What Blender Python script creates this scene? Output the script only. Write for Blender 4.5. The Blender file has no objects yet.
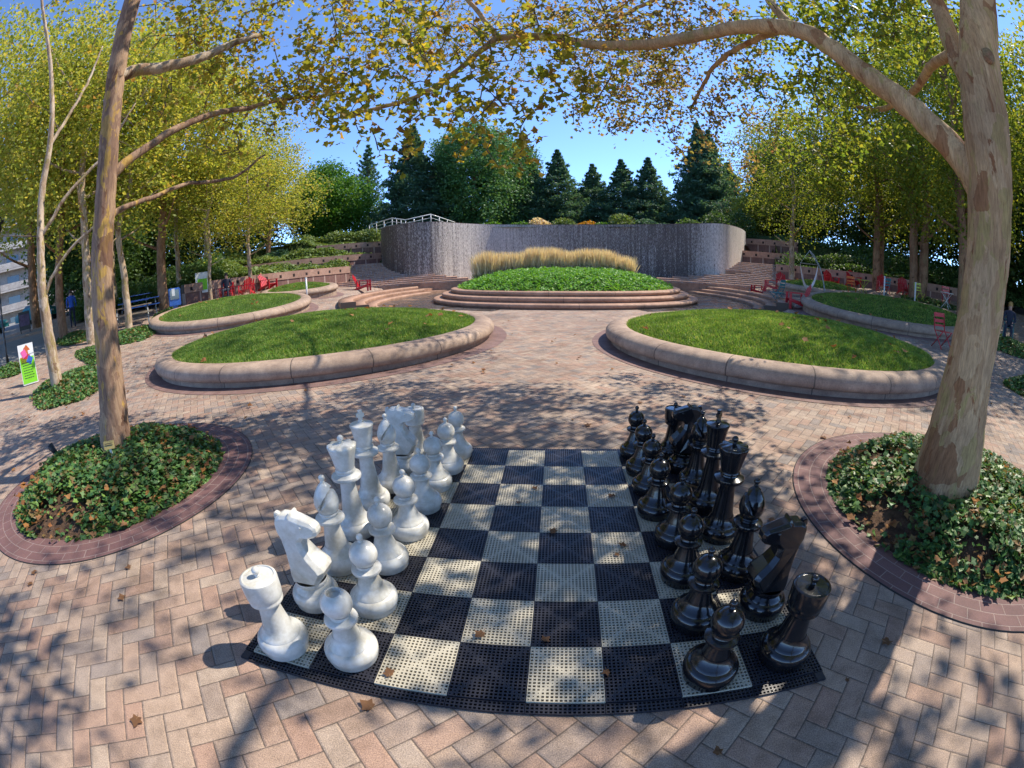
import bpy, math, random
import numpy as np
from mathutils import Vector, Matrix
PI = math.pi
rnd = random.Random(7)
rng = np.random.default_rng(7)
sc = bpy.context.scene
col = sc.collection

# ------------------------------------------------------------------ helpers
def tag(o, label=None, cat=None, group=None, kind=None):
    if label: o['label'] = label
    if cat: o['category'] = cat
    if group: o['group'] = group
    if kind: o['kind'] = kind
    return o

def empty(name, loc=(0, 0, 0), rz=0.0, label=None, cat=None, group=None):
    o = bpy.data.objects.new(name, None)
    o.empty_display_size = .1
    col.objects.link(o)
    o.location = loc
    o.rotation_euler = (0, 0, rz)
    return tag(o, label, cat, group)

def link(name, me, mat=None, parent=None):
    if mat is not None and not me.materials:
        me.materials.append(mat)
    o = bpy.data.objects.new(name, me)
    col.objects.link(o)
    if parent is not None: o.parent = parent
    return o

def npmesh(name, V, F, uv=None, smooth=False):
    """V (n,3) array; F (m,k) array of equal sized faces."""
    V = np.asarray(V, dtype=np.float32); F = np.asarray(F, dtype=np.int32)
    me = bpy.data.meshes.new(name)
    m, k = F.shape
    me.vertices.add(len(V)); me.vertices.foreach_set('co', V.ravel())
    me.loops.add(m * k); me.loops.foreach_set('vertex_index', F.ravel())
    me.polygons.add(m)
    me.polygons.foreach_set('loop_start', np.arange(0, m * k, k, dtype=np.int32))
    me.polygons.foreach_set('loop_total', np.full(m, k, dtype=np.int32))
    if uv is not None:
        l = me.uv_layers.new(name='UVMap')
        l.data.foreach_set('uv', np.asarray(uv, dtype=np.float32)[F.ravel()].ravel())
    me.update(calc_edges=True)
    me.polygons.foreach_set('use_smooth', np.full(m, smooth))
    me.validate()
    return me

class MB:
    """Collects pieces and links them as one mesh object."""
    def __init__(s): s.v = []; s.f = []; s.uv = []; s.sm = []
    def add(s, vs, fs, uvs=None, smooth=False):
        b = len(s.v); s.v += [tuple(v) for v in vs]
        s.uv += (list(uvs) if uvs is not None else [(0, 0)] * len(vs))
        s.f += [tuple(b + i for i in f) for f in fs]; s.sm += [smooth] * len(fs)
        return s
    def box(s, c, d, rz=0.0, rot=None, bevel=0.0):
        x, y, z = [q / 2 for q in d]
        M = rot if rot is not None else Matrix.Rotation(rz, 3, 'Z')
        if bevel > 0:
            b = min(bevel, x * .9, y * .9, z * .9); vs = []; 
            import bmesh
            bm = bmesh.new(); bmesh.ops.create_cube(bm, size=1)
            for v in bm.verts: v.co = Vector((v.co.x * d[0], v.co.y * d[1], v.co.z * d[2]))
            bmesh.ops.bevel(bm, geom=bm.edges[:], offset=b, segments=2, affect='EDGES')
            bm.verts.index_update()
            vs = [Vector(c) + M @ v.co for v in bm.verts]
            fs = [[v.index for v in f.verts] for f in bm.faces]; bm.free()
            return s.add(vs, fs)
        vs = [Vector(c) + M @ Vector((sx * x, sy * y, sz * z)) for sx in (-1, 1) for sy in (-1, 1) for sz in (-1, 1)]
        return s.add(vs, [(0, 1, 3, 2), (4, 6, 7, 5), (0, 4, 5, 1), (2, 3, 7, 6), (0, 2, 6, 4), (1, 5, 7, 3)])
    def tube(s, pts, rad, n=8, cap=True, uvscale=1.0, wob=0.0, seed=0):
        pts = [Vector(p) for p in pts]
        if not hasattr(rad, '__len__'): rad = [rad] * len(pts)
        r_ = random.Random(seed)
        vs = []; uvs = []; L = 0; ref = Vector((.31, .2, .93)).normalized()
        nrm = None
        for i, p in enumerate(pts):
            t = (pts[min(i + 1, len(pts) - 1)] - pts[max(i - 1, 0)])
            if t.length < 1e-9: t = Vector((0, 0, 1))
            t.normalize()
            if nrm is None:
                nrm = t.cross(ref)
                if nrm.length < .1: nrm = t.cross(Vector((1, 0, 0)))
            nrm = (nrm - t * nrm.dot(t)).normalized(); bi = t.cross(nrm)
            if i: L += (p - pts[i - 1]).length
            for k in range(n):
                a = 2 * PI * k / n; w = 1 + wob * (math.sin(3 * a + i * .35 + seed) * .5 + math.sin(5 * a - i * .2) * .25 + r_.uniform(-.3, .3))
                vs.append(p + (nrm * math.cos(a) + bi * math.sin(a)) * rad[i] * w)
                uvs.append((k / n, L * uvscale))
        fs = []
        for i in range(len(pts) - 1):
            for k in range(n):
                fs.append((i * n + k, i * n + (k + 1) % n, (i + 1) * n + (k + 1) % n, (i + 1) * n + k))
        if cap:
            fs.append(tuple(range(n - 1, -1, -1))); fs.append(tuple((len(pts) - 1) * n + k for k in range(n)))
        return s.add(vs, fs, uvs, True)
    def lathe(s, prof, n=32, c=(0, 0, 0), fn=None, a0=0.0, a1=2 * PI, uvr=None, smooth=True):
        """prof [(r,z)]; fn(r,z,a)->(x,y,z)"""
        full = abs(a1 - a0 - 2 * PI) < 1e-6; m = n if full else n + 1
        vs = []; uvs = []; d = 0
        for j, (r, z) in enumerate(prof):
            if j: d += math.hypot(r - prof[j - 1][0], z - prof[j - 1][1])
            for k in range(m):
                a = a0 + (a1 - a0) * k / n
                if fn: q = fn(r, z, a)
                else: q = (r * math.cos(a), r * math.sin(a), z)
                vs.append((q[0] + c[0], q[1] + c[1], q[2] + c[2])); uvs.append(((a) * (uvr or 1), d))
        fs = []
        for j in range(len(prof) - 1):
            for k in range(n):
                k2 = (k + 1) % m
                fs.append((j * m + k, j * m + k2, (j + 1) * m + k2, (j + 1) * m + k))
        return s.add(vs, fs, uvs, smooth)
    def endcaps(s, prof, c, angs):
        for a in angs:
            s.add([(c[0] + r * math.cos(a), c[1] + r * math.sin(a), c[2] + z) for r, z in prof], [tuple(range(len(prof)))])
        return s
    def build(s, name, mat=None, parent=None):
        me = bpy.data.meshes.new(name); me.from_pydata(s.v, [], s.f)
        l = me.uv_layers.new(name='UVMap')
        idx = np.empty(len(me.loops), dtype=np.int32); me.loops.foreach_get('vertex_index', idx)
        l.data.foreach_set('uv', np.asarray(s.uv, dtype=np.float32)[idx].ravel())
        me.polygons.foreach_set('use_smooth', s.sm)
        me.update()
        return link(name, me, mat, parent)

def sharp(o, deg=35):
    me = o.data
    try: me.set_sharp_from_angle(angle=math.radians(deg))
    except Exception: pass
    return o

def copy_tree(o, parent=None):
    c = o.copy(); col.objects.link(c)
    if parent is not None: c.parent = parent
    for ch in o.children: copy_tree(ch, c)
    return c

def sst(a, b, t):
    t = np.clip((t - a) / (b - a), 0, 1); return t * t * (3 - 2 * t)
CAM = np.array([1.276, -1.003, 1.522]); CX, CY = 1.8, 19.8
def T(x, y):
    """ground height"""
    dx, dy = x - CAM[0], y - CAM[1]; r = np.hypot(dx, dy); a = np.abs(np.degrees(np.arctan2(dx, dy)) - 1.5)
    d0 = np.hypot(x - CX, y - CY)
    side = (.8 * sst(14, 28, a) + .7 * sst(26, 40, a)) * sst(9, 32, r) + .03 * np.clip(r - 32, 0, 80) * sst(14, 24, a)
    back = .6 * sst(18, 22, y) * (1 - sst(18, 26, a))
    thr = 9.5 + 1.5 * sst(19, 23, y)
    return np.maximum(side, back) * sst(0, .4, d0 - thr) * (1 - sst(85, 120, a))
def Tz(x, y): return float(T(x, y))

# ------------------------------------------------------------------ node helpers
class NT:
    def __init__(s, name):
        s.m = bpy.data.materials.new(name); s.m.use_nodes = True
        s.t = s.m.node_tree; s.t.nodes.clear()
        s.out = s.t.nodes.new('ShaderNodeOutputMaterial')
    def n(s, typ, **kw):
        nd = s.t.nodes.new('ShaderNode' + typ)
        for k, v in kw.items(): setattr(nd, k, v)
        return nd
    def L(s, a, b): s.t.links.new(a, b)
    def set(s, sock, v):
        if hasattr(v, 'is_output') or hasattr(v, 'links'): s.L(v, sock)
        else: sock.default_value = v
    def M(s, op, a, b=0.0, c=0.0):
        nd = s.n('Math', operation=op); s.set(nd.inputs[0], a); s.set(nd.inputs[1], b)
        if len(nd.inputs) > 2: s.set(nd.inputs[2], c)
        return nd.outputs[0]
    def mix(s, f, a, b, mode='MIX'):
        nd = s.n('MixRGB', blend_type=mode); s.set(nd.inputs[0], f)
        for i, v in ((1, a), (2, b)):
            if isinstance(v, tuple): nd.inputs[i].default_value = (*v[:3], 1)
            else: s.L(v, nd.inputs[i])
        return nd.outputs[0]
    def ramp(s, f, stops, interp='LINEAR'):
        nd = s.n('ValToRGB'); cr = nd.color_ramp; cr.interpolation = interp
        while len(cr.elements) < len(stops): cr.elements.new(.5)
        for e, (p, c) in zip(cr.elements, stops):
            e.position = p; e.color = (*c, 1) if len(c) == 3 else c
        s.set(nd.inputs[0], f); return nd.outputs[0]
    def noise(s, scale, detail=4, rough=.55, vec=None, dist=0.0):
        nd = s.n('TexNoise'); nd.inputs['Scale'].default_value = scale; nd.inputs['Detail'].default_value = detail
        nd.inputs['Roughness'].default_value = rough; nd.inputs['Distortion'].default_value = dist
        if vec is not None: s.L(vec, nd.inputs['Vector'])
        return nd.outputs[0]
    def pos(s): return s.n('NewGeometry').outputs['Position']
    def objc(s): return s.n('TexCoord').outputs['Object']
    def uv(s): return s.n('TexCoord').outputs['UV']
    def mapping(s, vec, scale=(1, 1, 1), rot=(0, 0, 0), loc=(0, 0, 0)):
        nd = s.n('Mapping'); s.L(vec, nd.inputs['Vector'])
        nd.inputs['Scale'].default_value = scale; nd.inputs['Rotation'].default_value = rot; nd.inputs['Location'].default_value = loc
        return nd.outputs[0]
    def bump(s, h, strength=.3, dist=.01, nrm=None):
        nd = s.n('Bump'); nd.inputs['Strength'].default_value = strength; nd.inputs['Distance'].default_value = dist
        s.L(h, nd.inputs['Height'])
        if nrm is not None: s.L(nrm, nd.inputs['Normal'])
        return nd.outputs[0]
    def bsdf(s, color, rough=.7, spec=.4, metal=0.0, bump=None, coat=0.0, coatr=.1):
        b = s.n('BsdfPrincipled')
        if isinstance(color, tuple): b.inputs['Base Color'].default_value = (*color[:3], 1)
        else: s.L(color, b.inputs['Base Color'])
        s.set(b.inputs['Roughness'], rough); b.inputs['Specular IOR Level'].default_value = spec
        b.inputs['Metallic'].default_value = metal
        b.inputs['Coat Weight'].default_value = coat; b.inputs['Coat Roughness'].default_value = coatr
        if bump is not None: s.L(bump, b.inputs['Normal'])
        return b.outputs[0]
    def end(s, sh): s.L(sh, s.out.inputs['Surface']); return s.m

def mat_paint(name, c, rough=.4, coat=.2, var=.12, spec=.4, scale=6):
    t = NT(name); n = t.noise(scale, 5, .6, t.objc())
    dk = tuple(x * (1 - var * 2) for x in c)
    cc = t.mix(t.ramp(n, [(.35, (0, 0, 0)), (.7, (1, 1, 1))]), dk, c)
    return t.end(t.bsdf(cc, rough, spec, coat=coat, bump=t.bump(t.noise(60, 3, .6, t.objc()), .08, .003)))

def mat_paver():
    t = NT('herringbone_pavers'); p = t.pos()
    wp = t.n('TexNoise'); wp.inputs['Scale'].default_value = 2.5; t.L(p, wp.inputs['Vector'])
    mp = t.mapping(p, (1, 1, 1), (0, 0, math.radians(45)))
    sep = t.n('SeparateXYZ'); t.L(mp, sep.inputs[0])
    W = .104
    u = t.M('DIVIDE', sep.outputs[0], W); v = t.M('DIVIDE', sep.outputs[1], W)
    i = t.M('FLOOR', u); j = t.M('FLOOR', v); fx = t.M('SUBTRACT', u, i); fy = t.M('SUBTRACT', v, j)
    m = t.M('FLOORED_MODULO', t.M('SUBTRACT', i, j), 4.0)
    def eq(k): return t.M('COMPARE', m, float(k), .3)
    m1, m2, m3 = eq(1), eq(2), eq(3)
    vert = t.M('ADD', m2, m3); hor = t.M('SUBTRACT', 1.0, vert)
    # local coordinate along the brick and across it
    la = t.M('ADD', t.M('MULTIPLY', hor, t.M('ADD', fx, m1)), t.M('MULTIPLY', vert, t.M('ADD', fy, m2)))
    lc = t.M('ADD', t.M('MULTIPLY', hor, fy), t.M('MULTIPLY', vert, fx))
    da = t.M('MINIMUM', la, t.M('SUBTRACT', 2.0, la)); dc = t.M('MINIMUM', lc, t.M('SUBTRACT', 1.0, lc))
    d = t.M('MINIMUM', da, dc)
    idi = t.M('SUBTRACT', i, m1); idj = t.M('SUBTRACT', j, m2)
    cv = t.n('CombineXYZ'); t.L(idi, cv.inputs[0]); t.L(idj, cv.inputs[1]); t.L(vert, cv.inputs[2])
    wn = t.n('TexWhiteNoise', noise_dimensions='3D'); t.L(cv.outputs[0], wn.inputs['Vector'])
    c = t.ramp(wn.outputs['Value'], [(0, (.34, .235, .19)), (.2, (.34, .25, .205)), (.42, (.38, .30, .245)), (.62, (.31, .255, .225)), (.8, (.40, .33, .275)), (.93, (.27, .235, .22)), (1, (.23, .21, .205))])
    sp = t.noise(190, 3, .8, p)
    c = t.mix(.75, c, t.ramp(sp, [(.34, (.35, .33, .33)), (.5, (.95, .95, .95)), (.66, (1.7, 1.6, 1.5))]), 'MULTIPLY')
    big = t.noise(.7, 6, .65, p)
    c = t.mix(1, c, t.ramp(big, [(.3, (.78, .76, .76)), (.7, (1.22, 1.18, 1.12))]), 'MULTIPLY')
    blot = t.noise(7, 5, .7, p)
    c = t.mix(.7, c, t.ramp(blot, [(.32, (.72, .7, .68)), (.55, (1.1, 1.1, 1.1))]), 'MULTIPLY')
    dn = t.M('ADD', d, t.M('MULTIPLY', t.M('SUBTRACT', t.noise(40, 3, .6, p), .5), .06))
    j1 = t.ramp(dn, [(.008, (0, 0, 0)), (.042, (1, 1, 1))])
    c = t.mix(j1, (.12, .095, .08), c)
    c = t.mix(1, c, (.90, .885, .865), 'MULTIPLY')
    st = t.noise(1.7, 7, .75, t.mapping(p, loc=(4, 9, 2)), .6); c = t.mix(.8, c, t.ramp(st, [(.36, (.66, .64, .62)), (.5, (1, 1, 1)), (.7, (1.12, 1.1, 1.08))]), 'MULTIPLY')
    hgt = t.M('ADD', t.ramp(dn, [(.0, (0, 0, 0)), (.1, (1, 1, 1))]), t.M('MULTIPLY', sp, .35))
    hgt = t.M('ADD', hgt, t.M('MULTIPLY', wn.outputs['Value'], .35))
    return t.end(t.bsdf(c, .82, .3, bump=t.bump(hgt, .6, .006)))

def mat_uvbrick(name, cols, mortar=(.30, .25, .22), bw=.2, bh=.1, ms=.004, rough=.75):
    t = NT(name); uv = t.uv(); p = t.pos()
    b = t.n('TexBrick'); t.L(uv, b.inputs['Vector'])
    b.offset = .5
    b.inputs['Scale'].default_value = 1; b.inputs['Brick Width'].default_value = bw; b.inputs['Row Height'].default_value = bh
    b.inputs['Mortar Size'].default_value = ms; b.inputs['Mortar Smooth'].default_value = .3; b.inputs['Bias'].default_value = 0
    b.inputs['Color1'].default_value = (*cols[0], 1); b.inputs['Color2'].default_value = (*cols[1], 1); b.inputs['Mortar'].default_value = (*mortar, 1)
    c = t.mix(.6, b.outputs['Color'], t.ramp(t.noise(150, 3, .7, p), [(.3, (.5, .5, .5)), (.65, (1.3, 1.25, 1.2))]), 'MULTIPLY')
    c = t.mix(.7, c, t.ramp(t.noise(3, 5, .7, p), [(.3, (.7, .7, .72)), (.65, (1.25, 1.2, 1.2))]), 'MULTIPLY')
    h = t.M('SUBTRACT', t.noise(120, 3, .6, p), t.M('MULTIPLY', b.outputs['Fac'], 1.5))
    return t.end(t.bsdf(c, rough, .3, bump=t.bump(h, .5, .005)))

def mat_stone(name, c, c2, joint=1.9, rough=.75, uvj=True):
    t = NT(name); p = t.pos()
    n = t.noise(5, 8, .7, p); n2 = t.noise(70, 4, .7, p); n3 = t.noise(.9, 4, .6, p)
    cc = t.ramp(n, [(.3, c2), (.62, c)])
    cc = t.mix(.7, cc, t.ramp(n2, [(.3, (.62, .6, .6)), (.62, (1.15, 1.12, 1.1))]), 'MULTIPLY')
    cc = t.mix(.8, cc, t.ramp(n3, [(.35, (.75, .72, .72)), (.62, (1.1, 1.1, 1.1))]), 'MULTIPLY')
    h = t.M('ADD', n, n2)
    if uvj:
        sep = t.n('SeparateXYZ'); t.L(t.uv(), sep.inputs[0])
        fr = t.M('PINGPONG', sep.outputs[0], joint / 2)
        j = t.ramp(fr, [(.004, (0, 0, 0)), (.012, (1, 1, 1))])
        cc = t.mix(j, (.10, .075, .06), cc); h = t.M('ADD', h, t.M('MULTIPLY', j, 2))
    return t.end(t.bsdf(cc, rough, .3, bump=t.bump(h, .35, .006)))

def mat_leaf(name, cols, trans=.45, rough=.5, spec=.35):
    t = NT(name); g = t.n('NewGeometry')
    st = [(k / max(1, len(cols) - 1), c) for k, c in enumerate(cols)]
    c = t.ramp(g.outputs['Random Per Island'], st)
    b = t.bsdf(c, rough, spec)
    tr = t.n('BsdfTranslucent')
    c2 = t.mix(1.0, c, (1.5, 1.35, .7), 'MULTIPLY'); t.L(c2, tr.inputs[0])
    ms = t.n('MixShader'); ms.inputs[0].default_value = trans; t.L(b, ms.inputs[1]); t.L(tr.outputs[0], ms.inputs[2])
    return t.end(ms.outputs[0])

def mat_bark(name, pale=(.50, .42, .33), mid=(.36, .27, .19), dark=(.17, .10, .065), olive=(.33, .27, .12), thr=.5, vs=.28):
    t = NT(name); p = t.mapping(t.objc(), (1, 1, vs))
    n1 = t.noise(6.5, 5, .6, p, .6); n2 = t.noise(9, 4, .6, t.mapping(t.objc(), (1, 1, .35), loc=(5, 3, 1)), .8)
    wv = t.n('TexNoise'); wv.inputs['Scale'].default_value = 5; wv.inputs['Detail'].default_value = 5; t.L(t.objc(), wv.inputs['Vector'])
    mv = t.n('VectorMath', operation='MULTIPLY_ADD'); t.L(wv.outputs['Color'], mv.inputs[0]); mv.inputs[1].default_value = (.22, .22, .35); t.L(t.objc(), mv.inputs[2])
    vo = t.n('TexVoronoi'); vo.inputs['Scale'].default_value = 8.5; t.L(t.mapping(mv.outputs[0], (1, 1, .42)), vo.inputs['Vector'])
    sv = t.n('SeparateXYZ'); t.L(vo.outputs['Color'], sv.inputs[0])
    n3 = t.noise(60, 5, .75, t.mapping(t.objc(), (1, 1, .12)))
    c = t.ramp(n1, [(thr - .08, pale), (thr - .02, mid), (thr + .10, mid), (thr + .14, pale)])
    c = t.mix(t.ramp(n2, [(.56, (0, 0, 0)), (.60, (1, 1, 1))]), c, olive)
    n4 = t.noise(5, 6, .65, t.mapping(t.objc(), (1, 1, .4), loc=(9, 1, 4)), .9)
    c = t.mix(t.ramp(n4, [(.60, (0, 0, 0)), (.64, (1, 1, 1))]), c, dark)
    c = t.mix(t.ramp(sv.outputs[0], [(.52, (0, 0, 0)), (.53, (.75, .75, .75))]), c, t.ramp(sv.outputs[1], [(0, pale), (.3, mid), (.5, pale), (.72, dark), (.86, olive)], 'CONSTANT'))
    c = t.mix(.85, c, t.ramp(n3, [(.3, (.5, .46, .43)), (.5, (1.0, .98, .96)), (.66, (1.3, 1.28, 1.22))]), 'MULTIPLY')
    n5 = t.noise(1.3, 4, .6, t.objc()); c = t.mix(.8, c, t.ramp(n5, [(.35, (.72, .68, .68)), (.65, (1.2, 1.15, 1.05))]), 'MULTIPLY')
    h = t.M('ADD', t.M('MULTIPLY', n3, .6), t.M('ADD', t.M('MULTIPLY', sv.outputs[0], .6), n4))
    return t.end(t.bsdf(c, .85, .2, bump=t.bump(h, .55, .015)))

M = {}
M['paver'] = mat_paver()
M['ring'] = mat_uvbrick('dark_ring_brick', ((.135, .075, .075), (.175, .10, .095)), (.27, .21, .19), .2, .1)
M['ring2'] = mat_uvbrick('plum_ring_brick', ((.17, .105, .095), (.22, .145, .13)), (.22, .16, .14), .1, .2)
M['stone'] = mat_stone('tan_coping_stone', (.42, .315, .235), (.24, .175, .135), 1.25)
M['stone_pink'] = mat_stone('pink_coping_stone', (.46, .29, .20), (.30, .18, .125), 2.4)
M['soil'] = (lambda t: t.end(t.bsdf(t.ramp(t.noise(9, 8, .75, t.pos()), [(.35, (.05, .032, .022)), (.5, (.12, .075, .05)), (.7, (.21, .13, .085))]), .95, .1, bump=t.bump(t.noise(25, 6, .75, t.pos()), 1, .04))))(NT('bark_mulch'))
M['turf'] = (lambda t: t.end(t.bsdf(t.ramp(t.noise(14, 6, .7, t.pos()), [(.3, (.028, .055, .012)), (.7, (.065, .12, .025))]), .95, .1, bump=t.bump(t.noise(60, 4, .7, t.pos()), .8, .02))))(NT('turf'))
M['hill'] = (lambda t: t.end(t.bsdf(t.ramp(t.noise(2, 8, .75, t.pos()), [(.3, (.02, .03, .012)), (.55, (.05, .075, .02)), (.75, (.09, .08, .045))]), .95, .1, bump=t.bump(t.noise(6, 6, .75, t.pos()), 1, .1))))(NT('planted_slope'))
def lawn_mat():
    m_ = mat_leaf('lawn_blades', [(.10, .22, .04), (.16, .31, .06), (.13, .25, .05), (.22, .34, .085), (.34, .38, .15)], .4, .5, .2); nt_ = m_.node_tree
    ramp = [n for n in nt_.nodes if n.type == 'VALTORGB'][0]; ge = nt_.nodes.new('ShaderNodeNewGeometry'); no = nt_.nodes.new('ShaderNodeTexNoise'); no.inputs['Scale'].default_value = 1.6; no.inputs['Detail'].default_value = 6; no.inputs['Roughness'].default_value = .7
    r2 = nt_.nodes.new('ShaderNodeValToRGB'); r2.color_ramp.elements[0].position = .35; r2.color_ramp.elements[0].color = (.55, .6, .5, 1); r2.color_ramp.elements[1].position = .68; r2.color_ramp.elements[1].color = (1.45, 1.3, 1.2, 1)
    mx = nt_.nodes.new('ShaderNodeMixRGB'); mx.blend_type = 'MULTIPLY'; mx.inputs[0].default_value = 1; nt_.links.new(ge.outputs['Position'], no.inputs['Vector']); nt_.links.new(no.outputs[0], r2.inputs[0])
    tg = [l.to_socket for l in nt_.links if l.from_node == ramp]
    nt_.links.new(ramp.outputs[0], mx.inputs[1]); nt_.links.new(r2.outputs[0], mx.inputs[2])
    for q in tg: nt_.links.new(mx.outputs[0], q)
    return m_
M['lawn'] = lawn_mat()
M['ivy'] = mat_leaf('ivy_leaves', [(.04, .11, .035), (.065, .16, .045), (.045, .13, .045), (.11, .22, .05), (.06, .15, .05), (.18, .29, .06), (.045, .115, .045), (.24, .12, .045), (.09, .20, .07)], .25, .48, .35)
M['cover'] = mat_leaf('bright_ground_cover', [(.10, .27, .03), (.15, .35, .045), (.12, .30, .035), (.21, .41, .06)], .35, .5)
M['plume'] = mat_leaf('dry_plumes', [(.66, .53, .37), (.76, .64, .47), (.60, .46, .30), (.82, .72, .56), (.46, .42, .26)], .35, .7, .1)
M['leaf_fall'] = mat_leaf('autumn_plane_leaves', [(.17, .23, .035), (.28, .28, .04), (.22, .24, .04), (.40, .33, .05), (.14, .20, .03), (.44, .34, .05), (.28, .15, .05), (.17, .24, .04)], .6)
M['leaf_brown'] = mat_leaf('brown_green_plane_leaves', [(.20, .20, .06), (.28, .19, .09), (.17, .22, .05), (.34, .27, .11), (.26, .13, .08), (.20, .25, .06)], .55)
M['leaf_green'] = mat_leaf('green_plane_leaves', [(.10, .17, .03), (.15, .22, .03), (.22, .26, .035), (.12, .18, .03), (.34, .32, .045), (.22, .27, .045), (.15, .23, .035)], .6)
M['leaf_yellow'] = mat_leaf('yellow_green_leaves', [(.20, .28, .045), (.31, .34, .06), (.25, .31, .05), (.42, .40, .09), (.17, .25, .04), (.48, .42, .10), (.26, .32, .06), (.36, .26, .08)], .55)
M['leaf_bright'] = mat_leaf('bright_maple_leaves', [(.05, .15, .02), (.09, .21, .025), (.07, .18, .02), (.14, .26, .04)], .4)
M['leaf_dark'] = mat_leaf('dark_leaves', [(.045, .10, .03), (.07, .14, .04), (.055, .12, .035), (.11, .18, .05), (.075, .13, .04)], .4)
M['leaf_mid'] = mat_leaf('mid_green_leaves', [(.06, .17, .05), (.10, .23, .065), (.075, .18, .06), (.15, .28, .10), (.10, .21, .07)], .3)
M['needle'] = mat_leaf('spruce_needles', [(.05, .12, .075), (.075, .165, .105), (.06, .13, .07), (.11, .21, .14), (.09, .17, .075)], .38, .6)
M['hedge_leaf'] = mat_leaf('pale_shrub_leaves', [(.09, .16, .035), (.16, .24, .06), (.12, .19, .05), (.24, .30, .11), (.08, .14, .03)], .35)
M['litter'] = mat_leaf('dry_fallen_leaf', [(.32, .13, .045), (.20, .085, .035), (.38, .19, .07), (.15, .08, .045), (.34, .15, .04), (.24, .13, .07)], .25, .7, .2)
M['bark'] = mat_bark('plane_bark')
M['bark_r'] = mat_bark('smooth_tan_bark', (.53, .365, .21), (.43, .275, .15), (.27, .125, .06), (.40, .30, .13), .5, .16)
M['bark_l'] = mat_bark('mottled_grey_bark', (.32, .225, .16), (.22, .145, .11), (.13, .07, .05), (.42, .28, .09), .5, .28)
M['bark_dark'] = mat_bark('brown_bark', (.34, .21, .13), (.26, .15, .09), (.14, .075, .045), (.26, .19, .11), .5)
M['twig'] = mat_paint('dark_twig', (.13, .09, .065), .8, 0, .2)
M['white_plastic'] = (lambda t: t.end(t.bsdf(t.mix(t.ramp(t.noise(7, 6, .7, t.objc()), [(.36, (0, 0, 0)), (.62, (1, 1, 1))]), (.44, .42, .36), (.68, .68, .65)), t.ramp(t.noise(20, 4, .6, t.objc()), [(.3, (.26, .26, .26)), (.7, (.42, .42, .42))]), .5, coat=.25, coatr=.25, bump=t.bump(t.noise(90, 3, .6, t.objc()), .06, .002))))(NT('white_plastic'))
M['black_plastic'] = (lambda t: t.end(t.bsdf(t.mix(t.ramp(t.noise(9, 6, .75, t.objc()), [(.5, (0, 0, 0)), (.75, (1, 1, 1))]), (.008, .008, .010), (.02, .018, .018)), t.ramp(t.noise(24, 5, .7, t.objc()), [(.3, (.10, .10, .10)), (.7, (.26, .26, .26))]), .5, coat=.35, coatr=.08, bump=t.bump(t.noise(70, 3, .6, t.objc()), .05, .002))))(NT('gloss_black_plastic'))
M['groove'] = mat_paint('brown_seam_line', (.20, .17, .13), .9, 0)  # thin brown ring along the base seam of white pieces
M['tile_light'] = mat_paint('cream_tile', (.56, .51, .40), .55, .05, .16, .35, 3)
M['tile_dark'] = mat_paint('navy_black_tile', (.024, .024, .034), .42, .1, .12, .45, 3)
M['red'] = mat_paint('red_paint', (.55, .018, .03), .4, .3)
M['teal'] = mat_paint('teal_paint', (.03, .22, .25), .4, .3)
M['yellow'] = mat_paint('lime_yellow_paint', (.52, .56, .04), .4, .3)
M['orange'] = mat_paint('orange_paint', (.65, .14, .02), .4, .3)
M['blue'] = mat_paint('blue_paint', (.03, .13, .50), .4, .3)
M['white'] = mat_paint('white_paint', (.78, .78, .76), .4, .2, .08)
M['metal'] = mat_paint('grey_metal', (.33, .34, .34), .35, .1, .1)
M['black'] = mat_paint('black_metal', (.02, .02, .022), .45, .1)
M['glass'] = (lambda t: t.end(t.bsdf((.03, .05, .07), .08, .8, coat=.4)))(NT('dark_glass'))
M['rubber'] = mat_paint('rubber', (.025, .025, .025), .8, 0)
M['wood'] = mat_paint('grey_wood', (.30, .24, .18), .7, 0)
M['road'] = (lambda t: t.end(t.bsdf(t.ramp(t.noise(8, 8, .7, t.pos()), [(.3, (.16, .16, .16)), (.7, (.26, .26, .25))]), .9, .2, bump=t.bump(t.noise(90, 4, .7, t.pos()), .3, .01))))(NT('pale_road'))
M['concrete'] = mat_stone('grey_concrete', (.42, .40, .37), (.30, .28, .26), 3, .8, False)

def mat_fountain():
    t = NT('ribbed_granite'); uv = t.uv(); p = t.pos()
    sep = t.n('SeparateXYZ'); t.L(uv, sep.inputs[0])
    rib = t.M('PINGPONG', sep.outputs[0], .06)
    panel = t.M('PINGPONG', sep.outputs[0], .6)
    st = t.noise(1, 5, .7, t.mapping(uv, (7, .35, 1))); st2 = t.noise(1, 4, .7, t.mapping(uv, (30, .6, 1)))
    c = t.ramp(st, [(.3, (.30, .205, .165)), (.5, (.46, .31, .24)), (.7, (.58, .42, .33))])
    c = t.mix(.7, c, t.ramp(st2, [(.3, (.6, .6, .62)), (.7, (1.4, 1.35, 1.3))]), 'MULTIPLY')
    c = t.mix(t.ramp(rib, [(.1, (0, 0, 0)), (.3, (1, 1, 1))]), (.05, .035, .035), c)
    c = t.mix(t.ramp(panel, [(.012, (0, 0, 0)), (.03, (1, 1, 1))]), (.04, .03, .03), c)
    return t.end(t.bsdf(c, .55, .3, bump=t.bump(rib, .6, .04)))
M['fountain'] = mat_fountain()
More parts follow.
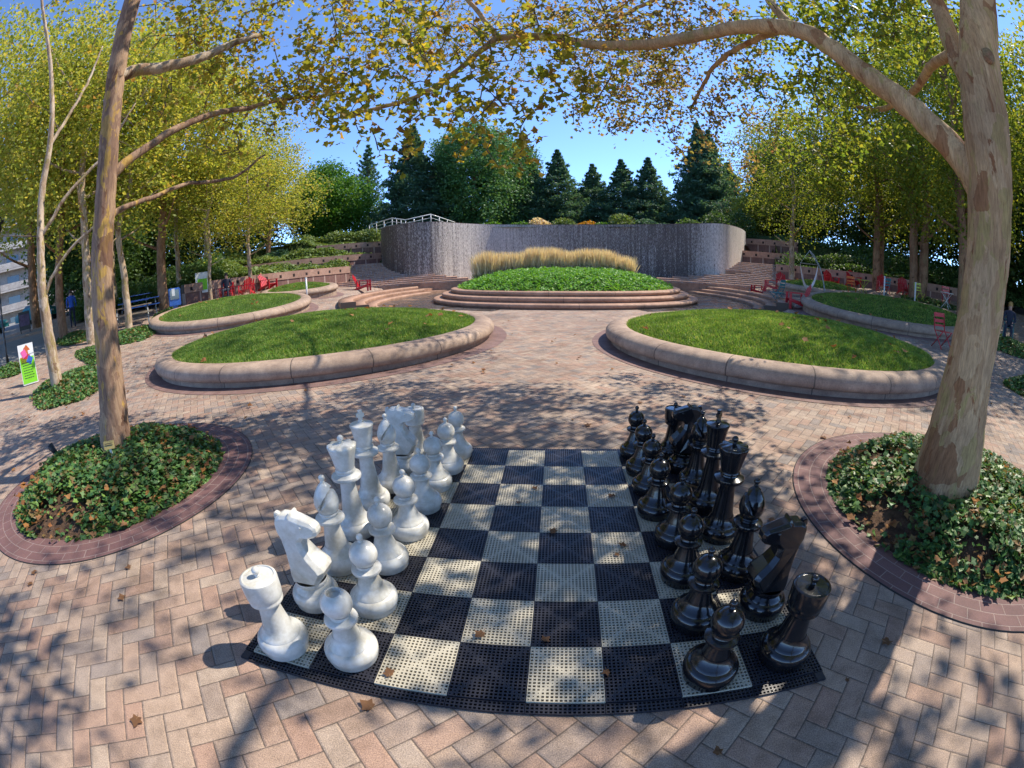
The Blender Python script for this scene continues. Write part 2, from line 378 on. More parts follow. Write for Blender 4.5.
def mat_fall():
    t = NT('falling_water'); uv = t.uv()
    a = t.noise(1, 6, .85, t.mapping(uv, (22, 6, 1)), .5); b = t.noise(1, 4, .65, t.mapping(uv, (6, .3, 1), loc=(3, 2, 0)))
    sep = t.n('SeparateXYZ'); t.L(uv, sep.inputs[0])
    flow = t.ramp(t.M('DIVIDE', sep.outputs[0], 40.0), [(0, (.15, .15, .15)), (.10, (.12, .12, .12)), (.24, (.62, .62, .62)), (.33, (.66, .66, .66)), (.44, (.35, .35, .35)), (.66, (.2, .2, .2)), (.67, (.2, .2, .2)), (.75, (.95, .95, .95))])
    v = t.M('ADD', t.M('MULTIPLY', a, .75), t.M('ADD', t.M('MULTIPLY', b, .25), t.M('MULTIPLY', flow, .26)))
    f = t.ramp(v, [(.52, (0, 0, 0)), (.76, (.95, .95, .95))])
    tr = t.n('BsdfTransparent'); w = t.bsdf((.78, .73, .69), .5, .4)
    ms = t.n('MixShader'); t.L(f, ms.inputs[0]); t.L(tr.outputs[0], ms.inputs[1]); t.L(w, ms.inputs[2])
    return t.end(ms.outputs[0])
M['fall'] = mat_fall()
def mat_trickle():
    t = NT('thin_water_film'); v = t.noise(1, 5, .8, t.mapping(t.uv(), (9, 14, 1)), .4)
    tr = t.n('BsdfTransparent'); w = t.bsdf((.60, .60, .60), .3, .5); ms = t.n('MixShader')
    t.L(t.ramp(v, [(.48, (0, 0, 0)), (.66, (.85, .85, .85))]), ms.inputs[0]); t.L(tr.outputs[0], ms.inputs[1]); t.L(w, ms.inputs[2]); return t.end(ms.outputs[0])
M['trickle'] = mat_trickle()
M['pool'] = (lambda t: t.end(t.bsdf(t.ramp(t.noise(5, 6, .7, t.pos()), [(.3, (.045, .04, .038)), (.7, (.11, .09, .075))]), t.ramp(t.noise(1.2, 4, .6, t.pos()), [(.35, (.06, .06, .06)), (.65, (.4, .4, .4))]), .6, bump=t.bump(t.noise(9, 3, .6, t.pos()), .15, .02))))(NT('wet_pool_floor'))
def mat_retain():
    t = NT('ribbed_pink_concrete'); uv = t.uv(); sep = t.n('SeparateXYZ'); t.L(uv, sep.inputs[0])
    x = t.M('PINGPONG', sep.outputs[0], .45)
    n = t.noise(3, 7, .7, t.pos()); n2 = t.noise(1, 5, .7, t.mapping(uv, (8, .6, 1)))
    c = t.ramp(n, [(.3, (.155, .085, .075)), (.7, (.25, .145, .12))])
    c = t.mix(.6, c, t.ramp(n2, [(.3, (.6, .6, .6)), (.7, (1.3, 1.3, 1.3))]), 'MULTIPLY')
    c = t.mix(t.ramp(x, [(.03, (1, 1, 1)), (.05, (0, 0, 0))]), c, (.42, .31, .26))
    return t.end(t.bsdf(c, .85, .2, bump=t.bump(n, .3, .02)))
M['retain'] = mat_retain()
M['retain_cap'] = mat_stone('pink_wall_cap', (.44, .28, .21), (.30, .19, .15), 2.4)
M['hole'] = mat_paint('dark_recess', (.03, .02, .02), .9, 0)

# ------------------------------------------------------------------ leaf clouds
LOBED = []
for ang, r in ((-90, .30), (-50, .44), (-24, .31), (10, .54), (40, .36), (66, .42), (90, .62), (114, .42), (140, .36), (170, .54), (204, .31), (230, .44)):
    LOBED.append((r * math.cos(math.radians(ang)), r * math.sin(math.radians(ang))))
LOBED = np.array(LOBED)
HEXA = np.array([(0, -.5), (.33, -.2), (.36, .12), (0, .55), (-.36, .12), (-.33, -.2)])
QUAD = np.array([(0, -.5), (.34, 0), (0, .55), (-.34, 0)])
BLADE = np.array([(-.5, 0), (.5, 0), (0, 1)])

def leaf_mesh(name, P, size, shape, up=.55, fold=.12, rg=rng, smooth=False):
    """P (n,3) leaf centres; size (n) ; up: how strongly normals point up"""
    P = np.asarray(P, float); n = len(P); size = np.broadcast_to(size, (n,)).astype(float)
    nr = rg.normal(size=(n, 3)); nr /= np.linalg.norm(nr, axis=1)[:, None]
    nr[:, 2] = np.abs(nr[:, 2]) * 1.0 + up; nr /= np.linalg.norm(nr, axis=1)[:, None]
    tx = np.cross(nr, rg.normal(size=(n, 3))); tx /= np.linalg.norm(tx, axis=1)[:, None]; ty = np.cross(nr, tx)
    k = len(shape)
    u = shape[:, 0][None, :, None]; v = shape[:, 1][None, :, None]
    cu = (np.abs(shape[:, 0]) * fold * 2)[None, :, None] * rg.uniform(-1, 1.6, n)[:, None, None]
    V = P[:, None, :] + size[:, None, None] * (u * tx[:, None, :] + v * ty[:, None, :] + cu * nr[:, None, :])
    return npmesh(name, V.reshape(-1, 3), np.arange(n * k).reshape(n, k), smooth=smooth)

def in_ellipsoids(blobs, rg=rng, shell=.0):
    out = []
    for (c, r, n) in blobs:
        d = rg.normal(size=(n, 3)); d /= np.linalg.norm(d, axis=1)[:, None]
        rr = rg.uniform(shell ** 3, 1, n) ** (1 / 3)
        out.append(np.array(c) + d * rr[:, None] * np.array(r))
    return np.concatenate(out)

def clumps(centres, per, rad, rg=rng, flat=.7):
    n = len(centres)
    off = rg.normal(size=(n, per, 3)) * rad * .5; off[:, :, 2] *= flat
    return (np.asarray(centres)[:, None, :] + off).reshape(-1, 3)

# ------------------------------------------------------------------ ground
def polar_sheet(name, mat, rs, a0, a1, na, H, c=(CAM[0], CAM[1]), smooth=True, parent=None):
    full = abs(a1 - a0 - 2 * PI) < 1e-6
    A = np.linspace(a0, a1, na + (0 if full else 1), endpoint=not full); R_ = np.array(rs)
    m = len(A)
    X = c[0] + R_[:, None] * np.sin(A)[None]; Y = c[1] + R_[:, None] * np.cos(A)[None]
    Z = H(X, Y)
    V = np.stack([X, Y, Z], -1).reshape(-1, 3)
    F = []
    for j in range(len(R_) - 1):
        k = np.arange(na); k2 = (k + 1) % m
        F.append(np.stack([j * m + k, j * m + k2, (j + 1) * m + k2, (j + 1) * m + k][::-1], 1))
    return link(name, npmesh(name, V, np.concatenate(F), smooth=smooth), mat, parent)
rs = [0.001] + list(np.arange(.5, 45, .4)) + [46, 50, 55, 62, 70, 85, 100, 130, 180, 260, 420]
g = polar_sheet('plaza_paving', M['paver'], rs, 0, 2 * PI, 360, T); tag(g, kind='structure')

def disc_ring(name, mat, c, r0, r1, dz=.004, n=96, parent=None, H=None, split=1):
    H = H or T
    vs = []; uvs = []
    K = max(1, split)
    for j in range(K + 1):
        r = r0 + (r1 - r0) * j / K
        for k in range(n + 1):
            a = 2 * PI * k / n; x, y = c[0] + r * math.cos(a), c[1] + r * math.sin(a)
            vs.append((x, y, float(H(x, y)) + dz)); uvs.append((a * (r0 + r1) / 2, r - r0))
    m = n + 1
    fs = [(j * m + k, (j + 1) * m + k, (j + 1) * m + k + 1, j * m + k + 1) for j in range(K) for k in range(n)]
    b = MB(); b.add(vs, fs, uvs, True)
    return b.build(name, mat, parent)

# ------------------------------------------------------------------ round tree beds with ivy
def tree_bed(c, r_out, mound, nleaf, seed, bare=()):
    rg = np.random.default_rng(seed)
    tag(disc_ring('brick_band', M['ring'], c, r_out - .34, r_out, .006), kind='structure')
    e = MB(); n = 64
    # thin dark strip put in for the shade of the gap round the bricks
    e.lathe([(r_out + .006, .0), (r_out + .006, .007), (r_out, .007)], 96, (c[0], c[1], 0)); tag(e.build('gap_shade_strip', M['rubber']), kind='structure')
    ri = r_out - .33
    def H(x, y):
        d = np.hypot(x - c[0], y - c[1]) / ri
        return mound * (1 - np.clip(d, 0, 1) ** 2.2) + .008 + .012 * np.sin(x * 9) * np.cos(y * 8)
    rs = np.linspace(0.001, ri, 16)
    s = polar_sheet('mulch_soil', M['soil'], rs, 0, 2 * PI, 64, H, c); tag(s, kind='structure')
    a = rg.uniform(0, 2 * PI, nleaf); r = np.sqrt(rg.uniform(0, 1, nleaf)) * (ri + .03)
    x = c[0] + r * np.cos(a); y = c[1] + r * np.sin(a)
    den = .5 + .5 * np.sin(x * 3.1 + seed) * np.cos(y * 2.7 + seed * 2) + rg.uniform(-.35, .5, nleaf)
    keep = den > .12
    for (bx, by, br) in bare: keep &= ~((np.hypot(x - bx, y - by) < br * (1 + .3 * np.sin(9 * np.arctan2(y - by, x - bx)))) & (rg.uniform(0, 1, nleaf) < .93))
    x, y = x[keep], y[keep]
    lump = .05 + .05 * np.sin(x * 5.3 + seed) * np.sin(y * 4.7)
    edge = np.clip((ri + .03 - np.hypot(x - c[0], y - c[1])) / .25, .15, 1)
    z = H(x, y) + rg.uniform(.25, 1, len(x)) * (.07 + lump) * edge
    sz = .03 + .045 * rg.uniform(0, 1, len(x)) ** 1.5
    tag(link('ivy', leaf_mesh('ivy', np.stack([x, y, z], 1), sz, LOBED, .9, .15, rg), M['ivy']), kind='stuff')
    k = 330; a = rg.uniform(0, 2 * PI, k); r = np.sqrt(rg.uniform(.2, 1, k)) * (ri + .05)
    x = c[0] + r * np.cos(a); y = c[1] + r * np.sin(a)
    tag(link('leaf_litter', leaf_mesh('leaf_litter', np.stack([x, y, H(x, y) + rg.uniform(.02, .12, k)], 1), rg.uniform(.03, .085, k), LOBED, 1.2, .3, rg), M['litter']), kind='stuff')
BED_L, BED_R = (-2.71, 1.22), (4.55, 1.09)
tree_bed(BED_L, 1.51, .20, 17000, 3, [(-2.35, .25, .32)])
tree_bed(BED_R, 1.56, .20, 20000, 5, [(3.45, .95, .26), (3.9, .35, .16), (4.05, 1.75, .24)])

# ------------------------------------------------------------------ round raised lawns
def planter(c, R, label, nblades, seed, dome=.34, h=.34, cw=.37, slope=False):
    rg = np.random.default_rng(seed)
    z0 = Tz(*c) if slope else 0.0
    dv = Vector((c[0] - CAM[0], c[1] - CAM[1], 0)).normalized(); g_ = (Tz(c[0] + dv.x * R, c[1] + dv.y * R) - Tz(c[0] - dv.x * R, c[1] - dv.y * R)) / (2 * R) * .9 if slope else 0
    def tilt(x, y): return g_ * (x * dv.x + y * dv.y)
    tag(disc_ring('brick_apron', M['ring2'], c, R - .05, R + .32, .006, split=3), kind='structure')
    t = empty('raised_lawn_planter', (c[0], c[1], z0 - .0), 0, label, 'planter', 'round raised lawns')
    b = MB(); f = -.6
    TF = lambda r, z, a: (r * math.cos(a), r * math.sin(a), z + tilt(r * math.cos(a), r * math.sin(a)))
    b.lathe([(R - .05, f), (R - .05, .10)], 128, uvr=R, fn=TF); b.build('base_course', M['stone'], t)
    k = h / .45
    prof = [(R - .10, .085), (R - .04, .088), (R + .0, .10), (R + .035, .15 * k), (R + .055, .23 * k), (R + .045, .31 * k), (R + .01, .38 * k), (R - .06, .43 * k), (R - .16, .455 * k), (R - cw + .14, .46 * k), (R - cw + .03, .45 * k), (R - cw - .01, .42 * k), (R - cw - .02, .30 * k)]
    b = MB(); b.lathe(prof, 128, uvr=R, fn=TF); b.build('coping', M['stone'], t)
    ri = R - cw
    def H(x, y):
        d = np.clip(np.hypot(x, y) / ri, 0, 1); return .40 * k + dome * (1 - d ** 2) + .012 * np.sin(x * 3) * np.cos(y * 4) + tilt(x, y)
    s = polar_sheet('lawn_soil', M['turf'], np.linspace(.001, ri + .01, 14), 0, 2 * PI, 72, H, (0, 0), parent=t)
    n = nblades; a = rg.uniform(0, 2 * PI, n); r = np.sqrt(rg.uniform(0, 1, n)) * ri
    x = r * np.cos(a); y = r * np.sin(a); z = H(x, y) - .005
    hh = rg.uniform(.025, .065, n); w = rg.uniform(.007, .015, n) * (1 if R > 0 else 1)
    th = rg.uniform(0, 2 * PI, n); ln = rg.normal(size=(n, 2)) * .025
    P = np.stack([x, y, z], 1)
    d = np.stack([np.cos(th), np.sin(th), np.zeros(n)], 1) * w[:, None]
    tip = P + np.stack([ln[:, 0], ln[:, 1], hh], 1)
    V = np.stack([P - d, P + d, tip], 1).reshape(-1, 3) + np.array([c[0], c[1], z0])
    tag(link('grass', npmesh('grass', V, np.arange(3 * n).reshape(n, 3)), M['lawn']), kind='stuff')
    m = int(R * 7); a = rg.uniform(0, 2 * PI, m); r = np.sqrt(rg.uniform(0, 1, m)) * ri; x = r * np.cos(a); y = r * np.sin(a)
    tag(link('leaf_litter', leaf_mesh('leaf_litter', np.stack([x + c[0], y + c[1], H(x, y) + z0 + .07], 1), rg.uniform(.08, .16, m), LOBED, 1.2, .3, rg), M['litter']), kind='stuff')
planter((-3.98, 8.1), 3.92, 'large round raised lawn with stone coping left of the central path, behind the white pieces', 120000, 11)
planter((6.08, 7.49), 3.75, 'large round raised lawn with stone coping behind the black pieces', 120000, 12)
planter((-10.8, 12.6), 3.3, 'smaller looking round lawn behind the large left lawn, with white pole at its far edge', 24000, 13, .22, slope=True)
planter((-10.9, 18.1), 1.95, 'farthest left round lawn, before the curved wall and red chair', 16000, 14, .22, slope=True)
planter((13.66, 12.17), 3.62, 'round lawn behind the large right one, with red chair and hammock stand at its edge', 24000, 15, .22, slope=True)
planter((15.0, 19.3), 2.4, 'farthest right round lawn in front of the long curved pink wall', 14000, 16, .22, slope=True)

# ------------------------------------------------------------------ tiered round planter in the middle
t = empty('tiered_round_planter', (CX, CY, 0), 0, 'wide round planter of three stone tiers with green mound before the fountain wall', 'planter')
z = 0.0; tiers = [(6.05, .0, .19), (5.65, .19, .38), (5.25, .38, .56)]
for i, (R, za, zb) in enumerate(tiers):
    b = MB(); h = zb - za
    prof = [(R - .06, za - .3 if i == 0 else za - .02), (R - .06, za + .05), (R - .01, za + .06), (R + .01, za + .09), (R + .01, zb - .05), (R - .02, zb - .015), (R - .08, zb), (R - .52, zb + .002)]
    b.lathe(prof, 144, uvr=R); b.build('tier', M['stone_pink'], t)
def HM(x, y):
    d = np.clip(np.hypot(x - CX, y - CY) / 4.86, 0, 1); return .50 + .68 * (1 - d ** 3.2) + .02 * np.sin(x * 4) * np.cos(y * 5)
s = polar_sheet('mound_soil', M['turf'], np.linspace(.001, 4.88, 14), 0, 2 * PI, 72, HM, (CX, CY)); tag(s, kind='structure')
rg = np.random.default_rng(21); n = 26000
a = rg.uniform(0, 2 * PI, n); r = np.sqrt(rg.uniform(0, 1, n)) * 4.92; x = CX + r * np.cos(a); y = CY + r * np.sin(a)
P = np.stack([x, y, HM(x, y) + rg.uniform(.02, .16, n) * (1 + .5 * np.sin(x * 6) * np.sin(y * 5))], 1)
tag(link('ground_cover', leaf_mesh('ground_cover', P, rg.uniform(.06, .12, n), HEXA, .8, .2, rg), M['cover']), kind='stuff')
# dry feathery grass across the back of the mound
n = 1500; xx = rg.uniform(-2.45, 5.1, n); yy = CY + 1.5 - .04 * (xx - CX) ** 2 + rg.uniform(-.55, .55, n)
V = []; 
for x, y in zip(xx, yy):
    z = float(HM(x, y))
    for _ in range(11):
        h = (2.25 - z - .05 * ((x - 1.3) / 1.6) ** 2 + .10 * math.sin(x * 2.3) + .06 * math.sin(x * 5.1 + y * 3)) * rg.uniform(.5, 1.12); lx, ly = rg.normal(size=2) * .17; th = rg.uniform(0, PI); w = rg.uniform(.006, .018)
        dx, dy = math.cos(th) * w, math.sin(th) * w; bx, by = x + rg.normal() * .05, y + rg.normal() * .05
        V += [(bx - dx * .3, by - dy * .3, z), (bx + dx * .3, by + dy * .3, z), (bx + lx * .7 + dx, by + ly * .7 + dy, z + h * .72), (bx + lx, by + ly, z + h), (bx + lx * .7 - dx, by + ly * .7 - dy, z + h * .72)]
V = np.array(V); tag(link('ornamental_grass', npmesh('ornamental_grass', V, np.arange(len(V)).reshape(-1, 5)), M['plume']), kind='stuff')
n = 9000; k = rg.integers(0, len(xx), n); P = np.stack([xx[k] + rg.normal(size=n) * .1, yy[k] + rg.normal(size=n) * .1, HM(xx[k], yy[k]) + rg.uniform(.05, .35, n)], 1)
tag(link('grass_foliage', leaf_mesh('grass_foliage', P, rg.uniform(.08, .16, n), QUAD * np.array([.4, 1.4]), -.3, .2, rg), M['hedge_leaf']), kind='stuff')

# pool floor and curved seat steps round it
s = disc_ring('pool_floor', M['pool'], (CX, CY), 6.0, 8.9, .008, split=4, H=lambda x, y: 0.0); 
me = s.data; tag(s, kind='structure'); s.name = 'water'
# only the sides and back hold water: the front stays paved
import bmesh
bm = bmesh.new(); bm.from_mesh(me)
bmesh.ops.delete(bm, geom=[f for f in bm.faces if f.calc_center_median().y < 13.9], context='FACES'); bm.to_mesh(me); bm.free()
for (nm, a0, a1, lab) in (('left', 152, 215, 'curved stone seat steps on the left side of the shallow pool'), ('right', -35, 28, 'curved stone seat steps on the right side of the shallow pool')):
    t = empty('curved_seat_steps', (CX, CY, 0), 0, lab, 'steps', 'curved steps round the pool')
    for i, (r0, r1, zt) in enumerate(((8.5, 9.02, .15), (9.0, 9.52, .31), (9.5, 10.1, .47))):
        R = r0; b = MB()
        prof = [(r1, zt + .002), (r0 + .08, zt + .002), (r0 + .02, zt - .015), (r0, zt - .05), (r0 + .01, zt - .09), (r0 + .03, -.3)]
        prof = [(r1, -.3)] + prof
        b.lathe(prof, 48, a0=math.radians(a0), a1=math.radians(a1), uvr=R); b.endcaps(prof, (0, 0, 0), (math.radians(a0), math.radians(a1)))
        o = b.build('step', M['stone_pink'], t)
# low broad steps between pool and fountain wall
t = empty('back_pool_steps', (CX, CY, 0), 0, 'low broad stone steps between the round planter and the fountain wall', 'steps')
for i, (r0, r1, zt) in enumerate(((8.6, 9.2, .16), (9.2, 9.8, .32), (9.8, 10.6, .48), (10.6, 11.2, .62))):
    b = MB(); b.lathe([(r1, zt + .002), (r0, zt + .002), (r0, -.3)], 60, a0=math.radians(28.5), a1=math.radians(151.5), uvr=r0, smooth=False); b.build('step', M['stone_pink'], t)

# ------------------------------------------------------------------ fountain wall
def pol(az, d): a = math.radians(az); return (CAM[0] + d * math.sin(a), CAM[1] + d * math.cos(a))
def smooth_path(P, n=12):
    P = [Vector((*p, 0)[:3]) for p in P]; out = []
    Q = [P[0] * 2 - P[1]] + P + [P[-1] * 2 - P[-2]]
    for i in range(1, len(Q) - 2):
        for k in range(n):
            u = k / n; a, b, c, d = Q[i - 1:i + 3]
            out.append(.5 * ((2 * b) + (c - a) * u + (2 * a - 5 * b + 4 * c - d) * u * u + (3 * b - a - 3 * c + d) * u ** 3))
    out.append(P[-1]); return out
FW = smooth_path([pol(*q) for q in ((-21.6, 33.2), (-21.7, 31.2), (-20.6, 29.6), (-18.6, 28.6), (-16.4, 28.3), (-14.4, 28.7), (-12.4, 29.8), (-9.5, 31.3), (-6, 32.3), (-2, 32.9), (2.5, 33.1), (8.4, 32.7), (13, 31.8), (16, 30.9), (19, 29.9))], 10) + \
     smooth_path([pol(*q) for q in ((19, 29.9), (20.6, 29.5), (21.7, 29.7), (22.7, 30.6), (23.7, 32.3), (24.2, 34.5))], 10)[1:]
def wall_strip(name, path, zb, zt, mat, parent, off=0.0, thick=None, uo=0.0):
    """vertical sheet along path; zb/zt numbers or functions of the fraction"""
    vs = []; uvs = []; L = 0
    for i, p in enumerate(path):
        tq = (path[min(i + 1, len(path) - 1)] - path[max(i - 1, 0)]).normalized(); nn = Vector((tq.y, -tq.x, 0))
        if i: L += (p - path[i - 1]).length
        q = p + nn * off; f = i / (len(path) - 1)
        b_ = zb(f) if callable(zb) else zb; t_ = zt(f) if callable(zt) else zt
        vs += [(q.x, q.y, b_), (q.x, q.y, t_)]; uvs += [(L + uo, b_), (L + uo, t_)]
        if thick: 
            q2 = q - nn * thick; vs += [(q2.x, q2.y, b_), (q2.x, q2.y, t_)]; uvs += [(L, b_), (L, t_)]
    k = 4 if thick else 2; fs = []
    for i in range(len(path) - 1):
        a = i * k; fs.append((a, a + k, a + k + 1, a + 1))
        if thick:
            fs += [(a + 2, a + 3, a + k + 3, a + k + 2), (a + 1, a + k + 1, a + k + 3, a + 3)]
            fs.append((a, a + 2, a + k + 2, a + k))
    if thick: e = (len(path) - 1) * k; fs += [(0, 1, 3, 2), (e, e + 2, e + 3, e + 1)]
    b = MB(); b.add(vs, fs, uvs, False); return b.build(name, mat, parent)
t = empty('fountain_wall', (1.8, 29, 0), 0, 'tall curved dark granite wall with water running down its face', 'fountain')
def rel(path, t): return [p - Vector((t.location.x, t.location.y, 0)) for p in path]
FR = rel(FW, t)
wall_strip('wall', FR, .2, 4.42, M['fountain'], t, 0, .55)
wall_strip('coping', FR, 4.42, 4.47, M['fountain'], t, .02, .6)
w = wall_strip('falling_water', FR, .6, 4.44, M['fall'], t, .06)

# cascade steps on both sides of the fountain
for side in (1, -1):
    t = empty('cascade_steps', (1.8 + side * 12, 27, 0), 0, 'shallow water steps at the ' + ('right end of the fountain wall behind several red chairs' if side > 0 else 'left end of the fountain wall behind one red chair'), 'steps', 'water steps beside the fountain')
    for k in range(14):
        d = 26.9 + .34 * k; z1 = .70 + .108 * k
        if side > 0: a0 = 11 + 2.0 * k if d < 29.6 else 21.6 + (d - 29.6) * .7; a1 = 30.2 if d < 28.3 else 28.3
        else: a0 = 9.5 + 1.4 * k if d < 28.4 else 15.2 + (d - 28.4) * 2.2; a1 = 27.5 if d < 28.0 else 25.9
        th0, th1 = sorted((PI / 2 - side * math.radians(a0), PI / 2 - side * math.radians(a1)))
        if th1 - th0 < .01: continue
        cc = (CAM[0] - t.location.x, CAM[1] - t.location.y, 0)
        b = MB(); b.lathe([(d + 1.6, z1 + .001), (d + .02, z1 + .001), (d, z1 - .012), (d, z1 - .05), (d + .03, z1 - .055), (d + .03, .1)], 16, cc, a0=th0, a1=th1, uvr=d, smooth=False); b.build('step', M['stone_pink'], t)
        b = MB(); b.lathe([(d - .006, z1 - .004), (d - .014, z1 - .05), (d - .016, z1 - .108)], 16, cc, a0=th0 + .002, a1=th1 - .002, uvr=d); b.build('water_sheet', M['trickle'], t)

# ------------------------------------------------------------------ retaining walls
def retaining(pts, label, top, base=-.3, off=.0):
    """pts az,dist ; top list of z"""
    P = smooth_path([pol(*p) for p in pts], 8); n = len(P)
    tz = np.interp(np.linspace(0, 1, n), np.linspace(0, 1, len(top)), top)
    o = P[n // 2].copy(); t = empty('retaining_wall', (o.x, o.y, 0), 0, label, 'wall', 'curved pink retaining walls')
    Q = rel(P, t); fn = lambda f: float(np.interp(f, np.linspace(0, 1, n), tz))
    wall_strip('wall', Q, base, lambda f: fn(f) - .42, M['retain'], t, 0, .4)
    wall_strip('cap_band', Q, lambda f: fn(f) - .42, fn, M['retain_cap'], t, .035, .5)
    # square drainage openings in the band
    L = 0; acc = .4; holes = MB()
    for i in range(1, n):
        d = (Q[i] - Q[i - 1]); l = d.length
        while acc < L + l:
            q = Q[i - 1] + d * ((acc - L) / l); dn = d.normalized(); nn = Vector((dn.y, -dn.x, 0)); f = (i - 1 + (acc - L) / l) / (n - 1)
            R_ = Matrix((( dn.x, nn.x, 0), (dn.y, nn.y, 0), (0, 0, 1)))
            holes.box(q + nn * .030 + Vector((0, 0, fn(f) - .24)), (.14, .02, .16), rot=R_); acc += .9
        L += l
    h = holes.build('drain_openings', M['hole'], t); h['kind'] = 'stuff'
retaining([(-47.2, 23), (-43, 23.7), (-38.4, 24.6), (-32.2, 26.2), (-28.5, 27.6), (-25.9, 28.8)], 'long low curved pink wall on the left behind the round lawns', [2.0, 2.0])
retaining([(-40, 29.5), (-33.4, 30), (-29.6, 30.6), (-25.8, 31.4), (-21.6, 32.6)], 'middle pink wall of the left terraces, above the water steps', [2.75, 2.85], .8)
retaining([(-30, 34), (-25.3, 34.6), (-21, 35.2)], 'topmost short pink wall at the left end of the fountain', [3.8, 3.85], 2)
retaining([(28.2, 28.6), (32.4, 28.0), (37, 27.6), (40.7, 27.5), (45.7, 27.6), (51, 28), (56, 28.6)], 'long curved pink wall on the right with square openings behind red chairs', [2.1, 2.1])
retaining([(23.4, 32.6), (27, 32.2), (31, 32), (36, 32)], 'middle pink wall of the right terraces, above the sunlit water steps', [2.95, 2.9], .8)
retaining([(23.0, 35.4), (27, 35), (31, 35)], 'topmost short pink wall at the right end of the fountain', [4.0, 4.0], 2)

# hill behind the walls
HAZ = [-62, -50, -47.2, -38.6, -32, -26.1, -25.8, -22, -20, -15, -9.5, 1.5, 13, 19, 24.2, 27.9, 28.3, 33, 38, 46, 56, 64]
HR0 = [25, 24.2, 23.3, 24.9, 26.5, 29.0, 32, 31.5, 29.9, 29.1, 31.5, 33.4, 31.9, 30.4, 33.7, 33, 28.9, 28.2, 27.8, 27.9, 28.9, 29.5]
HB = [1.2, 1.5, 1.85, 1.9, 1.9, 1.9, 2.7, 3.7, 4.2, 4.25, 4.25, 4.25, 4.25, 4.25, 3.4, 3.1, 2.0, 2.0, 2.0, 2.0, 2.0, 1.6]
def Hh(X, Y):
    dx, dy = X - CAM[0], Y - CAM[1]; r = np.hypot(dx, dy); az = np.degrees(np.arctan2(dx, dy))
    base = np.interp(az, HAZ, HB); r0 = np.interp(az, HAZ, HR0)
    top = np.interp(az, [-62, -50, -42, -30, -22, -10, 25, 30, 38, 56, 64], [1.8, 2.6, 3.6, 4.4, 4.6, 4.6, 4.6, 4.2, 3.8, 3.2, 2.4])
    f = sst(0, 9, r - r0)
    slope = base + (top - base) * f + .15 * np.sin(X * .7) * np.cos(Y * .6) * f
    w2 = np.interp(az, [-40, -33.4, -29.6, -25.8, -21.6, 23.4, 27, 31, 36], [29.5, 30, 30.6, 31.4, 32.6, 32.6, 32.2, 32, 32]); w3 = np.interp(az, [-30, -25.3, -21, 23, 27, 31], [34, 34.6, 35.2, 35.4, 35, 35])
    l = az < 0
    terr = np.where(r < w2 + .2, 1.9, np.where(r < w3 + .2, 2.72, np.where(l, 3.7, 3.9) + .7 * sst(0, 4, r - w3)))
    wt = np.where(l, sst(-41, -38, az) * (1 - sst(-21.5, -20.5, az)), sst(24.4, 25.2, az) * (1 - sst(35, 37.5, az)))
    wt3 = np.where(l, sst(-32, -29.5, az), 1 - sst(30.5, 32.5, az)); terr = np.where(r > w3 + .2, slope * (1 - wt3) + terr * wt3, terr)
    return slope * (1 - wt) + np.minimum(terr, 4.6) * wt
azs = np.radians(np.linspace(-62, 64, 253)); m = len(azs); V = []; F = []
r0s = np.interp(np.degrees(azs), HAZ, HR0)
offs = [0, .4, .8, 1.2, 1.6, 2, 2.4, 2.8, 3.2, 3.6, 4, 4.4, 4.8, 5.2, 5.6, 6, 6.4, 6.8, 7.2, 7.6, 8, 8.6, 9.2, 10, 14, 20, 35, 60, 120, 250]
for of in offs:
    for a, r0 in zip(azs, r0s):
        r = r0 + of + .02; x = CAM[0] + r * math.sin(a); y = CAM[1] + r * math.cos(a); V.append((x, y, float(Hh(x, y)) if of < 100 else 4.6))
F = [(j * m + k + 1, j * m + k, (j + 1) * m + k, (j + 1) * m + k + 1) for j in range(len(offs) - 1) for k in range(m - 1)]
tag(link('hill', npmesh('hill', V, F, smooth=True), M['hill']), kind='structure')

rg = np.random.default_rng(66)
for (a0, a1, n, mt, lo, hi, of1) in ((-50, -23, 30000, 'hedge_leaf', .08, .55, 9), (28, 62, 20000, 'leaf_dark', .08, .6, 10), (-62, -42, 12000, 'leaf_dark', .05, .9, 8)):
    az = rg.uniform(a0, a1, n); rr = np.interp(az, HAZ, HR0) + rg.uniform(.35, of1, n); x = CAM[0] + rr * np.sin(np.radians(az)); y = CAM[1] + rr * np.cos(np.radians(az))
    lump = .5 + .5 * np.sin(x * 1.3) * np.sin(y * 1.1 + x * .4)
    top_ = ((az > -34) & (az < -21)) | ((az > 24) & (az < 35)); z = Hh(x, y) + rg.uniform(lo, hi, n) * (.35 + .9 * lump) * np.where(top_, .45, 1)
    tag(link('ground_cover', leaf_mesh('ground_cover', np.stack([x, y, z], 1), rg.uniform(.12, .24, n), HEXA, .5, .2, rg), M[mt]), kind='stuff')
# handrail at the left end of the fountain wall
t = empty('metal_railing', (*pol(-19, 33), 4.4), 0, 'white metal railing on top of the left end of the fountain wall', 'railing')
rp = [pol(-23.2, 36), pol(-20.3, 33), pol(-18.6, 32), pol(-15.4, 31.5), pol(-12.4, 34)]
rz_ = [5.25, 5.35, 5.05, 5.3, 4.9]
RP = [Vector((x - t.location.x, y - t.location.y, z - 4.4)) for (x, y), z in zip(rp, rz_)]
for dz in (0, -.25, -.5):
    b = MB(); b.tube([p + Vector((0, 0, dz)) for p in RP], .035 if dz == 0 else .018, 6); b.build('rail', M['white'], t)
for i in range(len(RP) - 1):
    for k in range(3):
        p = RP[i].lerp(RP[i + 1], k / 3); b = MB(); b.tube([p, p - Vector((0, 0, .95))], .028, 6); b.build('post', M['white'], t)

